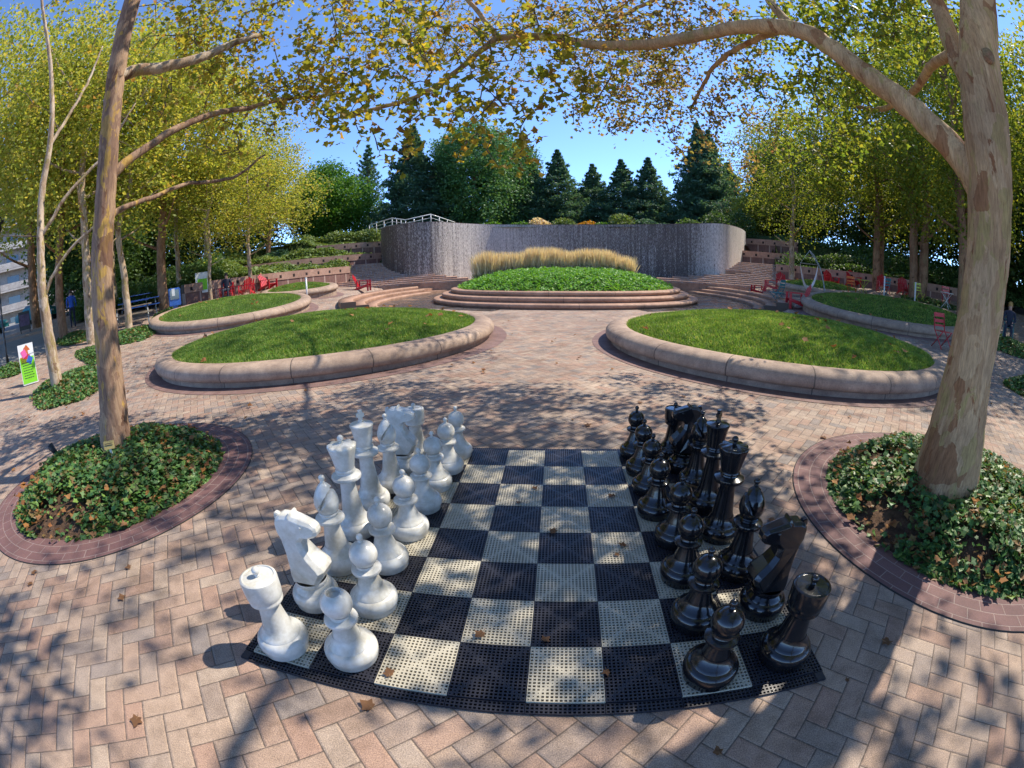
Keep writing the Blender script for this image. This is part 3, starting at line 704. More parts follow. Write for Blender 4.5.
# ------------------------------------------------------------------ chess board
S = .30
def tile_mesh(name, mat, w=S - .0025, d=S - .0025, nx=17, ny=17, z0=.006, z1=.020, diag=True):
    """plastic grid tile with real square openings"""
    V = []; F = []
    cx, cy = w / nx, d / ny
    for i in range(nx):
        for j in range(ny):
            x0, y0 = i * cx, j * cy; x1, y1 = x0 + cx, y0 + cy
            hs = .30
            if diag and (i == j or i + j == nx - 1): hs = .15
            elif diag and (abs(i - j) == 1 or abs(i + j - nx + 1) == 1): hs = .25
            mx, my = (x0 + x1) / 2, (y0 + y1) / 2; a, b_ = cx * hs, cy * hs * 1.0
            k = len(V)
            V += [(x0, y0, z1), (x1, y0, z1), (x1, y1, z1), (x0, y1, z1), (mx - a, my - b_, z1), (mx + a, my - b_, z1), (mx + a, my + b_, z1), (mx - a, my + b_, z1),
                  (mx - a, my - b_, z0), (mx + a, my - b_, z0), (mx + a, my + b_, z0), (mx - a, my + b_, z0)]
            for q in range(4):
                r = (q + 1) % 4
                F += [(k + q, k + r, k + 4 + r, k + 4 + q), (k + 4 + q, k + 4 + r, k + 8 + r, k + 8 + q)]
    k = len(V); V += [(0, 0, z1), (w, 0, z1), (w, d, z1), (0, d, z1), (0, 0, .002), (w, 0, .002), (w, d, .002), (0, d, .002)]
    for q in range(4):
        r = (q + 1) % 4; F.append((k + 4 + q, k + 4 + r, k + r, k + q))
    me = npmesh(name, V, F); me.materials.append(mat); return me
board = empty('chess_board', (0, 0, 0), 0, 'giant outdoor chess board of perforated navy and cream tiles on the brick paving', 'chess board')
ml, md = tile_mesh('light_tile', M['tile_light']), tile_mesh('dark_tile', M['tile_dark'])
for i in range(8):
    for j in range(8):
        o = bpy.data.objects.new('tile', ml if (i + j) % 2 == 0 else md); col.objects.link(o); o.parent = board
        o.location = (i * S + .00125, j * S + .00125, rnd.uniform(0, .0015)); o.rotation_euler = (rnd.uniform(-.002, .002), rnd.uniform(-.002, .002), 0)
# dark sheet below and edging strips
b = MB(); b.box((4 * S, 4 * S, .003), (8 * S + .1, 8 * S + .1, .002)); b.build('backing_sheet', M['tile_dark'], board)
EW = .052
strip = tile_mesh('edge_strip', M['tile_dark'], S - .003, EW - .002, 17, 3, .004, .013, False)
for k in range(8):
    for (x, y, rz) in ((k * S, -EW, 0), ((k + 1) * S, 8 * S + EW, PI), (8 * S + EW, k * S, PI / 2), (-EW, (k + 1) * S, -PI / 2)):
        o = bpy.data.objects.new('edge_strip', strip); col.objects.link(o); o.parent = board; o.location = (x, y, .0); o.rotation_euler = (0, 0, rz)

for x, y in ((-EW / 2, -EW / 2), (8 * S + EW / 2, -EW / 2), (-EW / 2, 8 * S + EW / 2), (8 * S + EW / 2, 8 * S + EW / 2)):
    b = MB(); b.box((x, y, .0075), (EW - .003, EW - .003, .011), bevel=.003); b.build('corner_piece', M['tile_dark'], board)

# ------------------------------------------------------------------ chess pieces
def arc(cx, cz, r, a0, a1, n, sx=1.0):
    return [(cx + sx * r * math.cos(math.radians(a0 + (a1 - a0) * k / n)), cz + r * math.sin(math.radians(a0 + (a1 - a0) * k / n))) for k in range(n + 1)]
def base_prof(r=.120, h=.15, nk=.066):
    k = h / .15
    return [(r * .55, .0), (r * .90, .001), (r * .93, .006), (r * .95, .03 * k), (r * .985, .036 * k), (r, .05 * k), (r * .995, .066 * k), (r * .955, .079 * k), (r * .90, .088 * k), (r * .84, .093 * k), (r * .80, .096 * k), (r * .79, .1 * k), (r * .72, .108 * k), (r * .64, .122 * k), (nk + .006, .138 * k), (nk + .003, .15 * k)]
def fin(z, r=.016):
    return [(.010, z - .006), (.012, z + .006), (.008, z + .012)] + arc(0, z + .010 + r, r, -60, 90, 7)
def mk(name, mat, prof, parent, n=40, fn=None):
    b = MB(); b.lathe(prof, n, fn=fn); o = b.build(name, mat, parent); return sharp(o, 40)
def seam(r, z, parent):
    b = MB(); b.lathe([(r + .0008, z - .0022), (r + .0012, z), (r + .0008, z + .0022)], 40); b.build('seam', M['groove'], parent)

def piece(kind, white, loc, rz, label, open_top=False):
    m = M['white_plastic'] if white else M['black_plastic']
    t = empty(('white_' if white else 'black_') + kind, loc, rz, label, 'chess piece', 'giant white chess pieces' if white else 'giant black chess pieces')
    if kind == 'pawn':
        mk('base', m, base_prof(.118, .145, .058), t)
        mk('stem', m, [(.060, .143), (.058, .150), (.052, .170), (.045, .195), (.042, .212), (.046, .217), (.060, .220), (.070, .225), (.0725, .232), (.070, .240), (.058, .246), (.046, .250), (.043, .256), (.042, .262)], t)
        c = .315; r = .066
        if open_top:
            pr = arc(0, c, r, -52, 60, 16); pr += [(pr[-1][0] - .004, pr[-1][1] - .001), (pr[-1][0] - .006, pr[-1][1] - .02), (.004, pr[-1][1] - .028)]
            mk('head', m, pr, t)
        else:
            mk('head', m, arc(0, c, r, -52, 88, 22), t); mk('finial', m, fin(.381, .0165), t)
    elif kind == 'rook':
        mk('base', m, base_prof(.121, .150, .064), t)
        mk('stem', m, [(.066, .148), (.064, .156), (.058, .19), (.052, .23), (.049, .262), (.050, .270)], t)
        mk('head', m, [(.049, .266), (.058, .274), (.072, .282), (.077, .288), (.078, .296), (.076, .303), (.077, .309), (.080, .316), (.082, .334), (.084, .395), (.082, .407), (.077, .411), (.072, .412), (.070, .409), (.068, .407), (.03, .408), (.004, .410)], t, 44)
        mk('finial', m, fin(.410, .018), t)
    elif kind == 'bishop':
        mk('base', m, base_prof(.120, .15, .062), t)
        mk('stem', m, [(.063, .148), (.061, .157), (.054, .20), (.046, .25), (.043, .285), (.046, .292), (.062, .296), (.078, .303), (.0805, .311), (.077, .320), (.062, .327), (.048, .331), (.045, .336), (.052, .341), (.054, .347), (.05, .353)], t)
        pr = [(.046, .350), (.056, .365), (.064, .385), (.067, .405), (.064, .430), (.055, .458), (.041, .485), (.026, .505), (.012, .516), (.003, .519)]
        q = []
        for a_, b_ in zip(pr, pr[1:]):
            for u in (0, .25, .5, .75): q.append((a_[0] + (b_[0] - a_[0]) * u, a_[1] + (b_[1] - a_[1]) * u))
        q.append(pr[-1])
        def slit(r, z, a):
            x, y = r * math.cos(a), r * math.sin(a)
            d = (z - .452) - (x - .02) * 1.15          # slanting plane
            if x > -.03 and abs(d) < .013: 
                k = (1 - (abs(d) / .013) ** 2) * .75; 
                x -= (x + .02) * k * .6; y *= (1 - k * .45)
            return (x, y, z)
        mk('head', m, q, t, 72, slit); mk('finial', m, fin(.516, .0165), t)
    elif kind == 'queen':
        mk('base', m, base_prof(.121, .155, .066), t)
        mk('stem', m, [(.067, .153), (.065, .162), (.057, .22), (.048, .30), (.044, .355), (.047, .362), (.064, .367), (.086, .376), (.090, .386), (.087, .397), (.068, .406), (.056, .412), (.054, .418), (.060, .424), (.060, .431), (.056, .437)], t)
        def crown(r, z, a):
            k = min(1, max(0, (z - .45) / .09)); w = math.cos(9 * a)
            return (r * (1 + .03 * k * w) * math.cos(a), r * (1 + .03 * k * w) * math.sin(a), z + (.003 * w * k if r > .05 else 0))
        mk('head', m, [(.055, .435), (.060, .46), (.068, .50), (.078, .54), (.085, .566), (.085, .574), (.080, .580), (.070, .584), (.05, .587), (.03, .590), (.012, .592)], t, 90, crown)
        mk('finial', m, fin(.590, .019), t)
    elif kind == 'king':
        mk('base', m, base_prof(.121, .155, .066), t)
        mk('stem', m, [(.067, .153), (.065, .162), (.057, .22), (.048, .30), (.044, .36), (.047, .367), (.064, .372), (.086, .381), (.090, .391), (.087, .402), (.068, .411), (.056, .417), (.054, .423), (.060, .429), (.060, .436), (.056, .442)], t)
        mk('head', m, [(.055, .440), (.058, .47), (.064, .52), (.072, .562), (.076, .570), (.077, .578), (.073, .584), (.05, .588), (.03, .592), (.018, .598), (.016, .604)], t, 48)
        b = MB(); b.tube([(0, 0, .600), (0, 0, .612)], [.020, .013], 16)
        b.add([(x * w, y * .011, z) for z, w in ((.608, .011), (.624, .009), (.630, .024), (.650, .024), (.656, .009), (.672, .013)) for x, y in ((-1, -1), (1, -1), (1, 1), (-1, 1))],
              [tuple(4 * i + q for q in (k, (k + 1) % 4, (k + 1) % 4 + 4, k + 4)) for i in range(5) for k in range(4)] + [(20, 21, 22, 23)])
        b.build('cross', m, t)
    elif kind == 'knight':
        mk('base', m, base_prof(.120, .155, .078), t)
        # horse head carved from one block: side outline with bevelled flanks
        out = [(-.068, .150), (.066, .150), (.100, .195), (.118, .236), (.104, .264), (.060, .310), (.034, .350), (.026, .384), (.040, .402), (.068, .402), (.098, .412), (.116, .424), (.123, .446), (.119, .468), (.100, .484), (.060, .497), (.026, .508), (.006, .512), (-.002, .532), (-.022, .514), (-.060, .512), (-.088, .497), (-.102, .466), (-.102, .425), (-.088, .380), (-.076, .320), (-.070, .260), (-.076, .205)]
        n_ = len(out); R1 = []; R2 = []
        for q in range(n_):
            p0, p1, p2 = Vector(out[q - 1]), Vector(out[q]), Vector(out[(q + 1) % n_])
            d = ((p1 - p0).normalized() + (p2 - p1).normalized()).normalized(); nn = Vector((-d.y, d.x))
            x, z = out[q]; w = .074 if z < .25 else (.074 - (z - .25) * .20 if z < .40 else .044); w *= 1 - .22 * max(0, (x - .04) / .08) * (z > .39)
            ins = .020 if z < .39 else .014
            R1.append((x, w * .62, z)); R2.append((x + nn.x * ins, w, z + nn.y * ins))
        vs = [(x, -y, z) for x, y, z in R2] + [(x, -y, z) for x, y, z in R1] + R1 + R2
        fs = [tuple(range(n_))] + [(k * n_ + q, (k + 1) * n_ + q, (k + 1) * n_ + (q + 1) % n_, k * n_ + (q + 1) % n_) for k in range(3) for q in range(n_)] + [tuple(range(4 * n_ - 1, 3 * n_ - 1, -1))]
        b = MB(); b.add(vs, fs); o = b.build('horse_head', m, t)
        md_ = o.modifiers.new('Bevel', 'BEVEL'); md_.width = .003; md_.segments = 2; md_.limit_method = 'ANGLE'; md_.angle_limit = .4
        b = MB()                                    # stepped mane along the back of the neck
        for q in range(6):
            u = q / 5; x = -.100 + .022 * abs(u - .2) * 2; z = .495 - u * .20
            b.box((x, 0, z), (.026, .030, .034), rot=Matrix.Rotation(.25, 3, 'Y'), bevel=.004)
        o = b.build('mane', m, t); o['kind'] = 'stuff'
        for sy in (-1, 1):
            b = MB(); b.add([(-.035, sy * .012, .484), (-.004, sy * .010, .488), (-.010, sy * .036, .478), (-.018, sy * .026, .512)], [(0, 1, 3), (1, 2, 3), (2, 0, 3), (0, 2, 1)]); b.build('ear', m, t)
            b = MB(); b.lathe(arc(0, 0, .0085, -90, 90, 6), 12, (.050, sy * .0415, .468)); b.build('eye', m, t)
    if white and kind != 'knight': seam(.118 * .955, .034, t)
    return t
order = ['near corner', '', '', '', '', '', '', 'far corner']
WP = dict(rook=[(.46, .31, 0, 'white rook with flat disc top at the near left corner of the board'), (.54, 7.45, 1, 'white rook at the far left corner of the board, behind a knight')],
          knight=[(.50, 1.44, 0, 'white horse head knight next to the nearest white rook'), (.48, 6.50, .05, 'far white knight, partly hidden between a bishop and the far rook')],
          bishop=[(.50, 2.46, .3, 'white bishop with slit head between the near knight and the queen'), (.47, 5.58, .2, 'white bishop behind the white king, beside the far knight')],
          queen=[(.36, 3.58, 0, 'white queen with fluted flaring crown and ball finial')], king=[(.30, 4.68, .9, 'white king with small cross, tallest white piece')])
BP = dict(rook=[(7.62, .46, 0, 'glossy black rook with flat disc top at the near right corner'), (7.45, 7.62, 1, 'black rook at the far right corner behind a knight')],
          knight=[(7.62, 1.53, PI, 'glossy black horse head knight beside the nearest black rook'), (7.53, 6.74, PI, 'far black knight in front of the far black rook')],
          bishop=[(7.52, 2.56, PI - .6, 'black bishop with deep slit, between near knight and black queen'), (7.62, 5.9, PI - .4, 'black bishop beyond the black king, beside the far knight')],
          queen=[(7.53, 3.72, 0, 'black queen with fluted flaring crown, middle of the black back row')], king=[(7.6, 4.84, .8, 'black king with small cross on its flat head')])
nth = ['', 'second', 'third', 'fourth', 'fifth', 'sixth', 'seventh']
WPN = [(1.55, .44), (1.50, 1.57), (1.36, 2.68), (1.46, 3.75), (1.48, 4.76), (1.50, 5.74), (1.60, 6.66), (1.66, 7.56)]
BPN = [(6.42, .35), (6.45, 1.45), (6.48, 2.53), (6.58, 3.64), (6.40, 4.68), (6.44, 5.70), (6.42, 6.64), (6.41, 7.66)]
for white, D, PN in ((True, WP, WPN), (False, BP, BPN)):
    for k, l in D.items():
        for (i, j, rz, lab) in l: piece(k, white, (i * S, j * S, .021), rz, lab)
    cn = 'white' if white else 'glossy black'; src = None
    for n_, (i, j) in enumerate(PN):
        if n_ == 0: lab = 'white pawn nearest the camera, its ball head open at the top' if white else 'glossy black pawn nearest the camera, by the near right corner'
        elif n_ == 7: lab = cn + ' pawn at the far end of its row, farthest from the camera'
        else: lab = '%s pawn, %s in its row counting from the near edge' % (cn, nth[n_])
        if (white and n_ <= 1) or src is None:
            o = piece('pawn', white, (i * S, j * S, .021), rnd.uniform(0, 6), lab, white and n_ == 0)
            if not (white and n_ == 0): src = o
        else:
            o = copy_tree(src); o.location = (i * S, j * S, .021); o.rotation_euler = (0, 0, rnd.uniform(0, 6)); o['label'] = lab

# ------------------------------------------------------------------ trees
def resample(path, radii, step=.12, jit=.0, seed=0):
    r_ = random.Random(seed); P = [Vector(p) for p in path]; Q = [P[0] * 2 - P[1]] + P + [P[-1] * 2 - P[-2]]
    out = []; rad = []
    for i in range(1, len(Q) - 2):
        a, b, c, d = Q[i - 1:i + 3]; n = max(1, int((c - b).length / step))
        for k in range(n):
            u = k / n
            p = .5 * ((2 * b) + (c - a) * u + (2 * a - 5 * b + 4 * c - d) * u * u + (3 * b - a - 3 * c + d) * u ** 3)
            out.append(p + Vector((r_.uniform(-jit, jit), r_.uniform(-jit, jit), r_.uniform(-jit, jit)))); rad.append(radii[i - 1] + (radii[i] - radii[i - 1]) * u)
    out.append(P[-1]); rad.append(radii[-1]); return out, rad
def limb(name, path, radii, mat, parent, n=12, seed=0, jit=.006, wob=.05, step=.12):
    p, r = resample(path, radii, step, jit, seed); b = MB(); b.tube(p, r, n, wob=wob, seed=seed); return b.build(name, mat, parent)

def grow(nodes, targets, rg, sag=.12):
    """join every target to the nearest node already joined; returns twig polylines"""
    nodes = [Vector(n) for n in nodes]; left = [Vector(t) for t in targets]; tw = []
    N = np.array(nodes); L = np.array(left)
    D = ((L[:, None, :] - N[None]) ** 2).sum(2); best = D.argmin(1); bd = D.min(1); used = np.zeros(len(left), bool)
    for _ in range(len(left)):
        k = int(np.where(used, 1e9, bd).argmin()); used[k] = True
        a = nodes[best[k]]; b = left[k]; mid = a.lerp(b, .5) + Vector((rg.normal() * .04, rg.normal() * .04, sag * (b - a).length * rg.uniform(.2, 1)))
        tw.append((a, mid, b, math.sqrt(bd[k])))
        for q in (mid, b):
            nodes.append(q); idx = len(nodes) - 1; d = ((L - np.array(q)) ** 2).sum(1); m = d < bd; bd = np.where(m, d, bd); best = np.where(m, idx, best)
    return tw

def canopy(parent, anchors, blobs, mat, seed, leaf=(.05, .105), per=12, rad=.25, dens=.86, tw=.007):
    """blobs: (centre, rx, rz, n)"""
    rg = np.random.default_rng(seed)
    P = in_ellipsoids([(c, (rx, rx, rz), max(3, int(n * dens))) for c, rx, rz, n in blobs], rg)
    twigs = grow(anchors, P, rg)
    b = MB()
    for a, m, e, l in twigs: b.tube([a, m, e], [min(.02, tw * (1 + l * .8)), tw, tw * .55], 5, cap=False)
    b.build('twig_sprays', M['twig'], parent)
    L = []
    for a, m, e, l in twigs:
        k = int(per * rg.uniform(.5, 1.3))
        q = np.array(e) + rg.normal(size=(k, 3)) * rad * .42; q[:, 2] -= .04; L.append(q)
        k = int(per * .35); u = rg.uniform(.2, 1, k)[:, None]; L.append(np.array(m) * (1 - u) + np.array(e) * u + rg.normal(size=(k, 3)) * .05)
    L = np.concatenate(L)
    return link('crown', leaf_mesh('crown', L, leaf[0] + (leaf[1] - leaf[0]) * rg.uniform(0, 1, len(L)) ** 1.4, LOBED, .25, .3, rg), mat, parent)

# big plane tree on the right
RTP = [(4.26, 1.09, .10), (4.25, 1.10, .30), (4.24, 1.11, .69), (4.25, 1.12, 1.05), (4.29, 1.10, 1.48), (4.34, 1.08, 1.86), (4.36, 1.05, 2.26), (4.38, 1.03, 2.78), (4.46, .98, 3.37), (4.59, .86, 3.95), (4.84, .59, 5.15), (5.0, .4, 7.2)]
t = empty('plane_tree', (0, 0, 0), 0, 'thick smooth tan plane tree in the right ivy bed, its branch arching overhead', 'tree')
tr_ = limb('trunk', RTP, [.345, .295, .235, .20, .185, .185, .19, .20, .18, .165, .13, .08], M['bark_r'], t, 28, 4, .004, .05, .07)
for k in range(7):                                # flaring roots
    a = k * 2 * PI / 7 + .4; 
    limb('root', [(4.25 + .12 * math.cos(a), 1.10 + .12 * math.sin(a), .62), (4.26 + .18 * math.cos(a), 1.09 + .18 * math.sin(a), .36), (4.26 + .26 * math.cos(a), 1.09 + .26 * math.sin(a), .20), (4.26 + .36 * math.cos(a + .1), 1.09 + .36 * math.sin(a + .1), .12)], [.05, .085, .07, .03], M['bark_r'], t, 10, k, .004, .05, .06)
RB1 = [(4.38, 1.05, 2.20), (4.32, 1.28, 2.55), (4.26, 1.51, 2.82), (4.21, 1.78, 3.1), (4.11, 2.23, 3.53), (4.01, 2.57, 3.92), (3.85, 2.87, 4.2), (3.44, 3.39, 4.38), (2.95, 3.81, 4.35), (2.4, 4.13, 4.33), (1.87, 4.31, 4.4), (1.26, 4.45, 4.61), (.64, 4.51, 4.65)]
RB1a = [(.64, 4.51, 4.65), (.3, 4.41, 4.28), (-.06, 4.28, 3.89), (-.51, 4.09, 3.63), (-1.01, 3.89, 3.52)]
RB1b = [(.64, 4.51, 4.65), (.43, 4.43, 5.03), (.1, 4.37, 5.6), (-.4, 4.23, 6.58)]
RB1c = [(3.85, 2.87, 4.2), (3.86, 3.16, 4.59), (3.86, 3.51, 5.31), (3.81, 3.88, 6.8)]
RB1d = [(3.8, 2.96, 4.25), (3.52, 4.35, 4.37), (3.38, 5.46, 3.97)]
RB1e = [(3.86, 3.51, 5.31), (3.2, 5.2, 6.0), (2.4, 7.4, 6.6), (1.2, 9.0, 7.1), (-1.2, 10.0, 7.6)]
RB2 = [(4.42, 1.0, 2.95), (4.48, 1.21, 3.36), (4.63, 1.36, 3.79), (4.78, 1.49, 4.42), (4.92, 1.64, 5.73), (4.96, 1.75, 7.31)]
RB3 = [(4.53, 1.24, 3.55), (4.85, 1.89, 3.7), (5.13, 2.49, 3.69), (5.37, 3.39, 3.76), (5.56, 4.28, 4.12)]
RB4 = [(4.9, .5, 5.6), (6.2, 1.6, 6.3), (7.4, 3.2, 6.6), (7.8, 5.0, 6.9)]
RB5 = [(4.84, .59, 5.15), (5.2, -1.0, 5.8), (5.8, -2.6, 6.4)]
RB7 = [(4.75, .7, 4.7), (3.9, .9, 5.5), (2.8, 1.1, 6.0), (1.4, .8, 6.5), (.2, .2, 6.8)]
RB6 = [(4.95, 1.7, 6.6), (5.2, 3.4, 7.0), (5.0, 5.4, 7.4)]
for k, (p, r) in enumerate(((RB1, [.15, .125, .118, .112, .105, .10, .098, .088, .078, .072, .062, .056, .050]), (RB1a, [.044, .038, .034, .028, .018]), (RB1b, [.04, .034, .028, .016]), (RB1c, [.06, .052, .046, .03]), (RB1d, [.045, .034, .02]), (RB1e, [.045, .04, .034, .026, .014]), (RB2, [.11, .10, .095, .085, .07, .05]), (RB3, [.055, .05, .045, .036, .02]), (RB4, [.09, .075, .06, .03]), (RB5, [.08, .06, .03]), (RB7, [.09, .08, .065, .05, .02]), (RB6, [.05, .04, .025]))):
    limb('branch', p, r, M['bark_r'], t, 14, 20 + k, .010, .05, .10)
# scar of a cut branch
b = MB(); b.lathe([(.001, .0), (.03, .004), (.042, .012), (.05, .0), (.055, -.03)], 16); o = b.build('branch_scar', M['bark_dark'], t)
o.location = (4.36, .80, 3.32); o.rotation_euler = (math.radians(90), 0, math.radians(-8)); o.scale = (1, 1.25, 1)
def pts(p, step=.25): return [tuple(q) for q in resample(p, [0] * len(p), step)[0]]
A_ = pts(RB1)[8:] + pts(RB1e) + pts(RB1a) + pts(RB1b) + pts(RB1c) + pts(RB1d)
canopy(t, pts(RB1)[14:] + pts(RB1a) + pts(RB1b), [((-.7, 3.6, 3.53), .7, .48, 26), ((-.05, 3.78, 3.89), .95, .55, 46), ((.52, 4.15, 3.29), .75, .42, 30), ((.1, 3.6, 4.49), 1.2, .35, 50), ((1.41, 4.07, 3.89), .8, .55, 40), ((.80, 4.2, 2.85), .36, .24, 7), ((-.47, 4.01, 2.97), .30, .24, 8), ((-1.1, 3.58, 4.17), .52, .64, 22), ((-.4, 4.2, 5.8), 1.7, 1.0, 60)], M['leaf_fall'], 31, (.06, .125), 10)
canopy(t, A_, [((2.39, 5.63, 4.84), 1.0, .75, 110), ((2.03, 5.76, 3.88), .64, .36, 36), ((3.0, 5.78, 4.22), .83, .48, 60), ((3.49, 4.99, 4.84), .96, .8, 100), ((3.44, 5.72, 3.72), .62, .5, 34), ((4.27, 5.32, 4.23), .67, .9, 60), ((2.63, 4.34, 4.97), 1.3, .32, 80), ((1.71, 4.23, 4.83), .83, .34, 46), ((4.43, 6.12, 3.33), .44, .36, 14), ((2.8, 5.0, 6.2), 1.8, .9, 80), ((1.0, 9.3, 7.0), 1.9, .8, 150), ((-1.0, 8.6, 7.3), 1.6, .7, 110), ((3.2, 8.8, 6.3), 1.6, .8, 130), ((-2.6, 10.5, 8.2), 1.8, .8, 110)], M['leaf_brown'], 32, (.045, .08))
canopy(t, pts(RB7, .4), [((3.1, 1.2, 6.2), .9, .5, 46), ((1.7, .6, 6.7), 1.0, .5, 60), ((.3, .0, 7.0), 1.0, .5, 50), ((2.4, -.6, 6.8), .9, .5, 34)], M['leaf_green'], 36, (.07, .13), 16, .4)
canopy(t, pts(RB2) + pts(RB3) + pts(RB4) + pts(RB6) + pts(RB1c), [((4.5, 3.93, 4.4), .87, .87, 80), ((5.3, 3.64, 3.9), .8, .72, 60), ((5.2, 2.6, 4.4), .8, .67, 60), ((4.32, 2.6, 4.75), .98, .31, 40), ((5.63, 5.36, 3.9), .89, .89, 70), ((6.0, 3.0, 5.8), 1.6, 1.1, 110), ((7.2, 4.4, 6.6), 1.7, 1.2, 130), ((5.3, 5.6, 6.6), 1.7, 1.1, 110), ((4.0, 3.6, 7.0), 1.6, 1.0, 70), ((6.4, 1.0, 6.8), 1.6, 1.1, 90), ((5.8, -2.2, 6.6), 1.7, 1.1, 90), ((4.6, .4, 7.4), 1.6, .9, 80)], M['leaf_green'], 33)

# plane tree on the left
LTP = [(-2.76, 1.38, .10), (-2.75, 1.38, .28), (-2.71, 1.44, .68), (-2.69, 1.48, 1.25), (-2.69, 1.52, 2.02), (-2.67, 1.55, 2.55), (-2.67, 1.55, 3.15), (-2.69, 1.52, 3.81), (-2.70, 1.50, 4.36), (-2.70, 1.49, 4.82), (-2.70, 1.44, 5.93), (-2.75, 1.3, 8.0)]
t = empty('plane_tree', (0, 0, 0), 0, 'tall mottled plane tree in the left ivy bed with three bare branches to the right', 'tree')
limb('trunk', LTP, [.22, .18, .15, .13, .118, .112, .108, .104, .10, .10, .085, .05], M['bark_l'], t, 24, 8, .004, .05, .07)
LB1 = [(-2.69, 1.5, 3.82), (-2.6, 1.76, 3.94), (-2.46, 2.09, 4.02), (-2.31, 2.41, 4.15), (-2.16, 2.7, 4.38), (-1.98, 3.05, 4.6)]
LB2 = [(-2.67, 1.54, 2.72), (-2.61, 1.74, 2.91), (-2.57, 2.04, 3.13), (-2.47, 2.46, 3.39), (-2.37, 2.85, 3.59), (-2.24, 3.36, 3.75), (-2.05, 3.75, 3.92), (-1.82, 4.14, 4.02), (-1.49, 4.55, 4.14)]
LB3 = [(-2.68, 1.52, 2.28), (-2.64, 1.69, 2.44), (-2.66, 2.08, 2.56), (-2.62, 2.74, 2.78), (-2.5, 3.4, 2.89), (-2.35, 3.9, 3.24)]
LB4 = [(-2.7, 1.4, 5.6), (-3.4, 2.4, 6.3), (-3.8, 3.8, 7.0)]
LB5 = [(-2.7, 1.4, 6.2), (-1.8, 2.0, 6.9), (-.9, 2.6, 7.5)]
for k, (p, r) in enumerate(((LB1, [.075, .068, .062, .058, .05, .03]), (LB2, [.058, .05, .045, .042, .038, .034, .028, .022, .012]), (LB3, [.034, .03, .026, .023, .02, .012]), (LB4, [.05, .04, .02]), (LB5, [.05, .04, .02]))):
    limb('branch', p, r, M['bark'] if k == 0 else M['bark_l'], t, 12, 40 + k, .010, .06, .10)
canopy(t, pts(LB1)[8:] + pts(LB2)[8:] + pts(LB3)[8:] + pts(LB4), [((-3.01, 2.92, 4.44), .8, .72, 46), ((-2.45, 3.73, 4.67), .91, .68, 60), ((-1.96, 3.87, 3.95), .7, .32, 34), ((-2.68, 3.73, 3.58), .58, .30, 22), ((-2.3, 2.8, 4.95), .83, .34, 44), ((-1.42, 3.78, 5.0), .72, .36, 22), ((-1.55, 4.04, 4.26), .57, .42, 28), ((-3.6, 3.4, 6.2), 1.6, 1.0, 90), ((-1.6, 2.4, 7.2), 1.5, .9, 60), ((-3.2, .6, 7.2), 1.5, .9, 60)], M['leaf_fall'], 34, (.05, .10))

# slender pale tree behind the left one
t = empty('young_plane_tree', (-9.0, 3.7, 0), 0, 'slender pale forked tree behind the mottled plane tree on the left', 'tree')
T2 = [(-9.0, 3.7, 0), (-9.0, 3.7, 1.16), (-9.02, 3.66, 2.25), (-9.02, 3.66, 3.12), (-9.02, 3.66, 4.22), (-8.97, 3.75, 5.36), (-9.01, 3.68, 6.34), (-9.15, 3.35, 7.66), (-9.38, 2.74, 9.1), (-9.57, 2.17, 10.34)]
def off(P): return [(p[0] + 9.0, p[1] - 3.7, p[2]) for p in P]
limb('trunk', off(T2), [.17, .145, .12, .10, .088, .078, .066, .055, .04, .03], M['bark'], t, 16, 3, .01, .07, .15)
T2B = [[(-9.01, 3.67, 2.04), (-8.8, 3.84, 2.45), (-8.5, 4.05, 2.8), (-8.2, 4.31, 3.1), (-7.8, 4.54, 3.3), (-7.4, 4.85, 3.45), (-6.99, 5.63, 3.8)], [(-8.98, 3.74, 5.4), (-9.0, 4.24, 6.3), (-9.06, 4.69, 7.31), (-9.15, 4.94, 8.4)], [(-9.0, 3.7, 3.4), (-8.6, 4.2, 4.2), (-8.1, 4.9, 5.0), (-7.6, 5.4, 6.2)]]
for k, p in enumerate(T2B): limb('branch', off(p), [.05, .044, .038, .032, .026, .02, .015][:len(p) - 1] + [.015], M['bark'], t, 10, 60 + k, .015, .06, .15)
canopy(t, sum([off(pts(p, .4)) for p in T2B], []) + off(pts(T2, .5))[14:], [((c[0] + 9, c[1] - 3.7, c[2]), rx, rz, n) for c, rx, rz, n in [((-9.6, 2.4, 6.5), 1.6, 1.6, 90), ((-8.4, 5.0, 6.4), 1.7, 1.6, 90), ((-9.2, 3.6, 9.0), 1.8, 1.5, 90), ((-7.4, 5.4, 4.6), 1.2, .9, 40), ((-10, 1.6, 4.4), 1.0, .9, 30), ((-9.0, 5.4, 8.6), 1.5, 1.4, 60)]], M['leaf_fall'], 35, (.10, .16), 14, .34, .010)

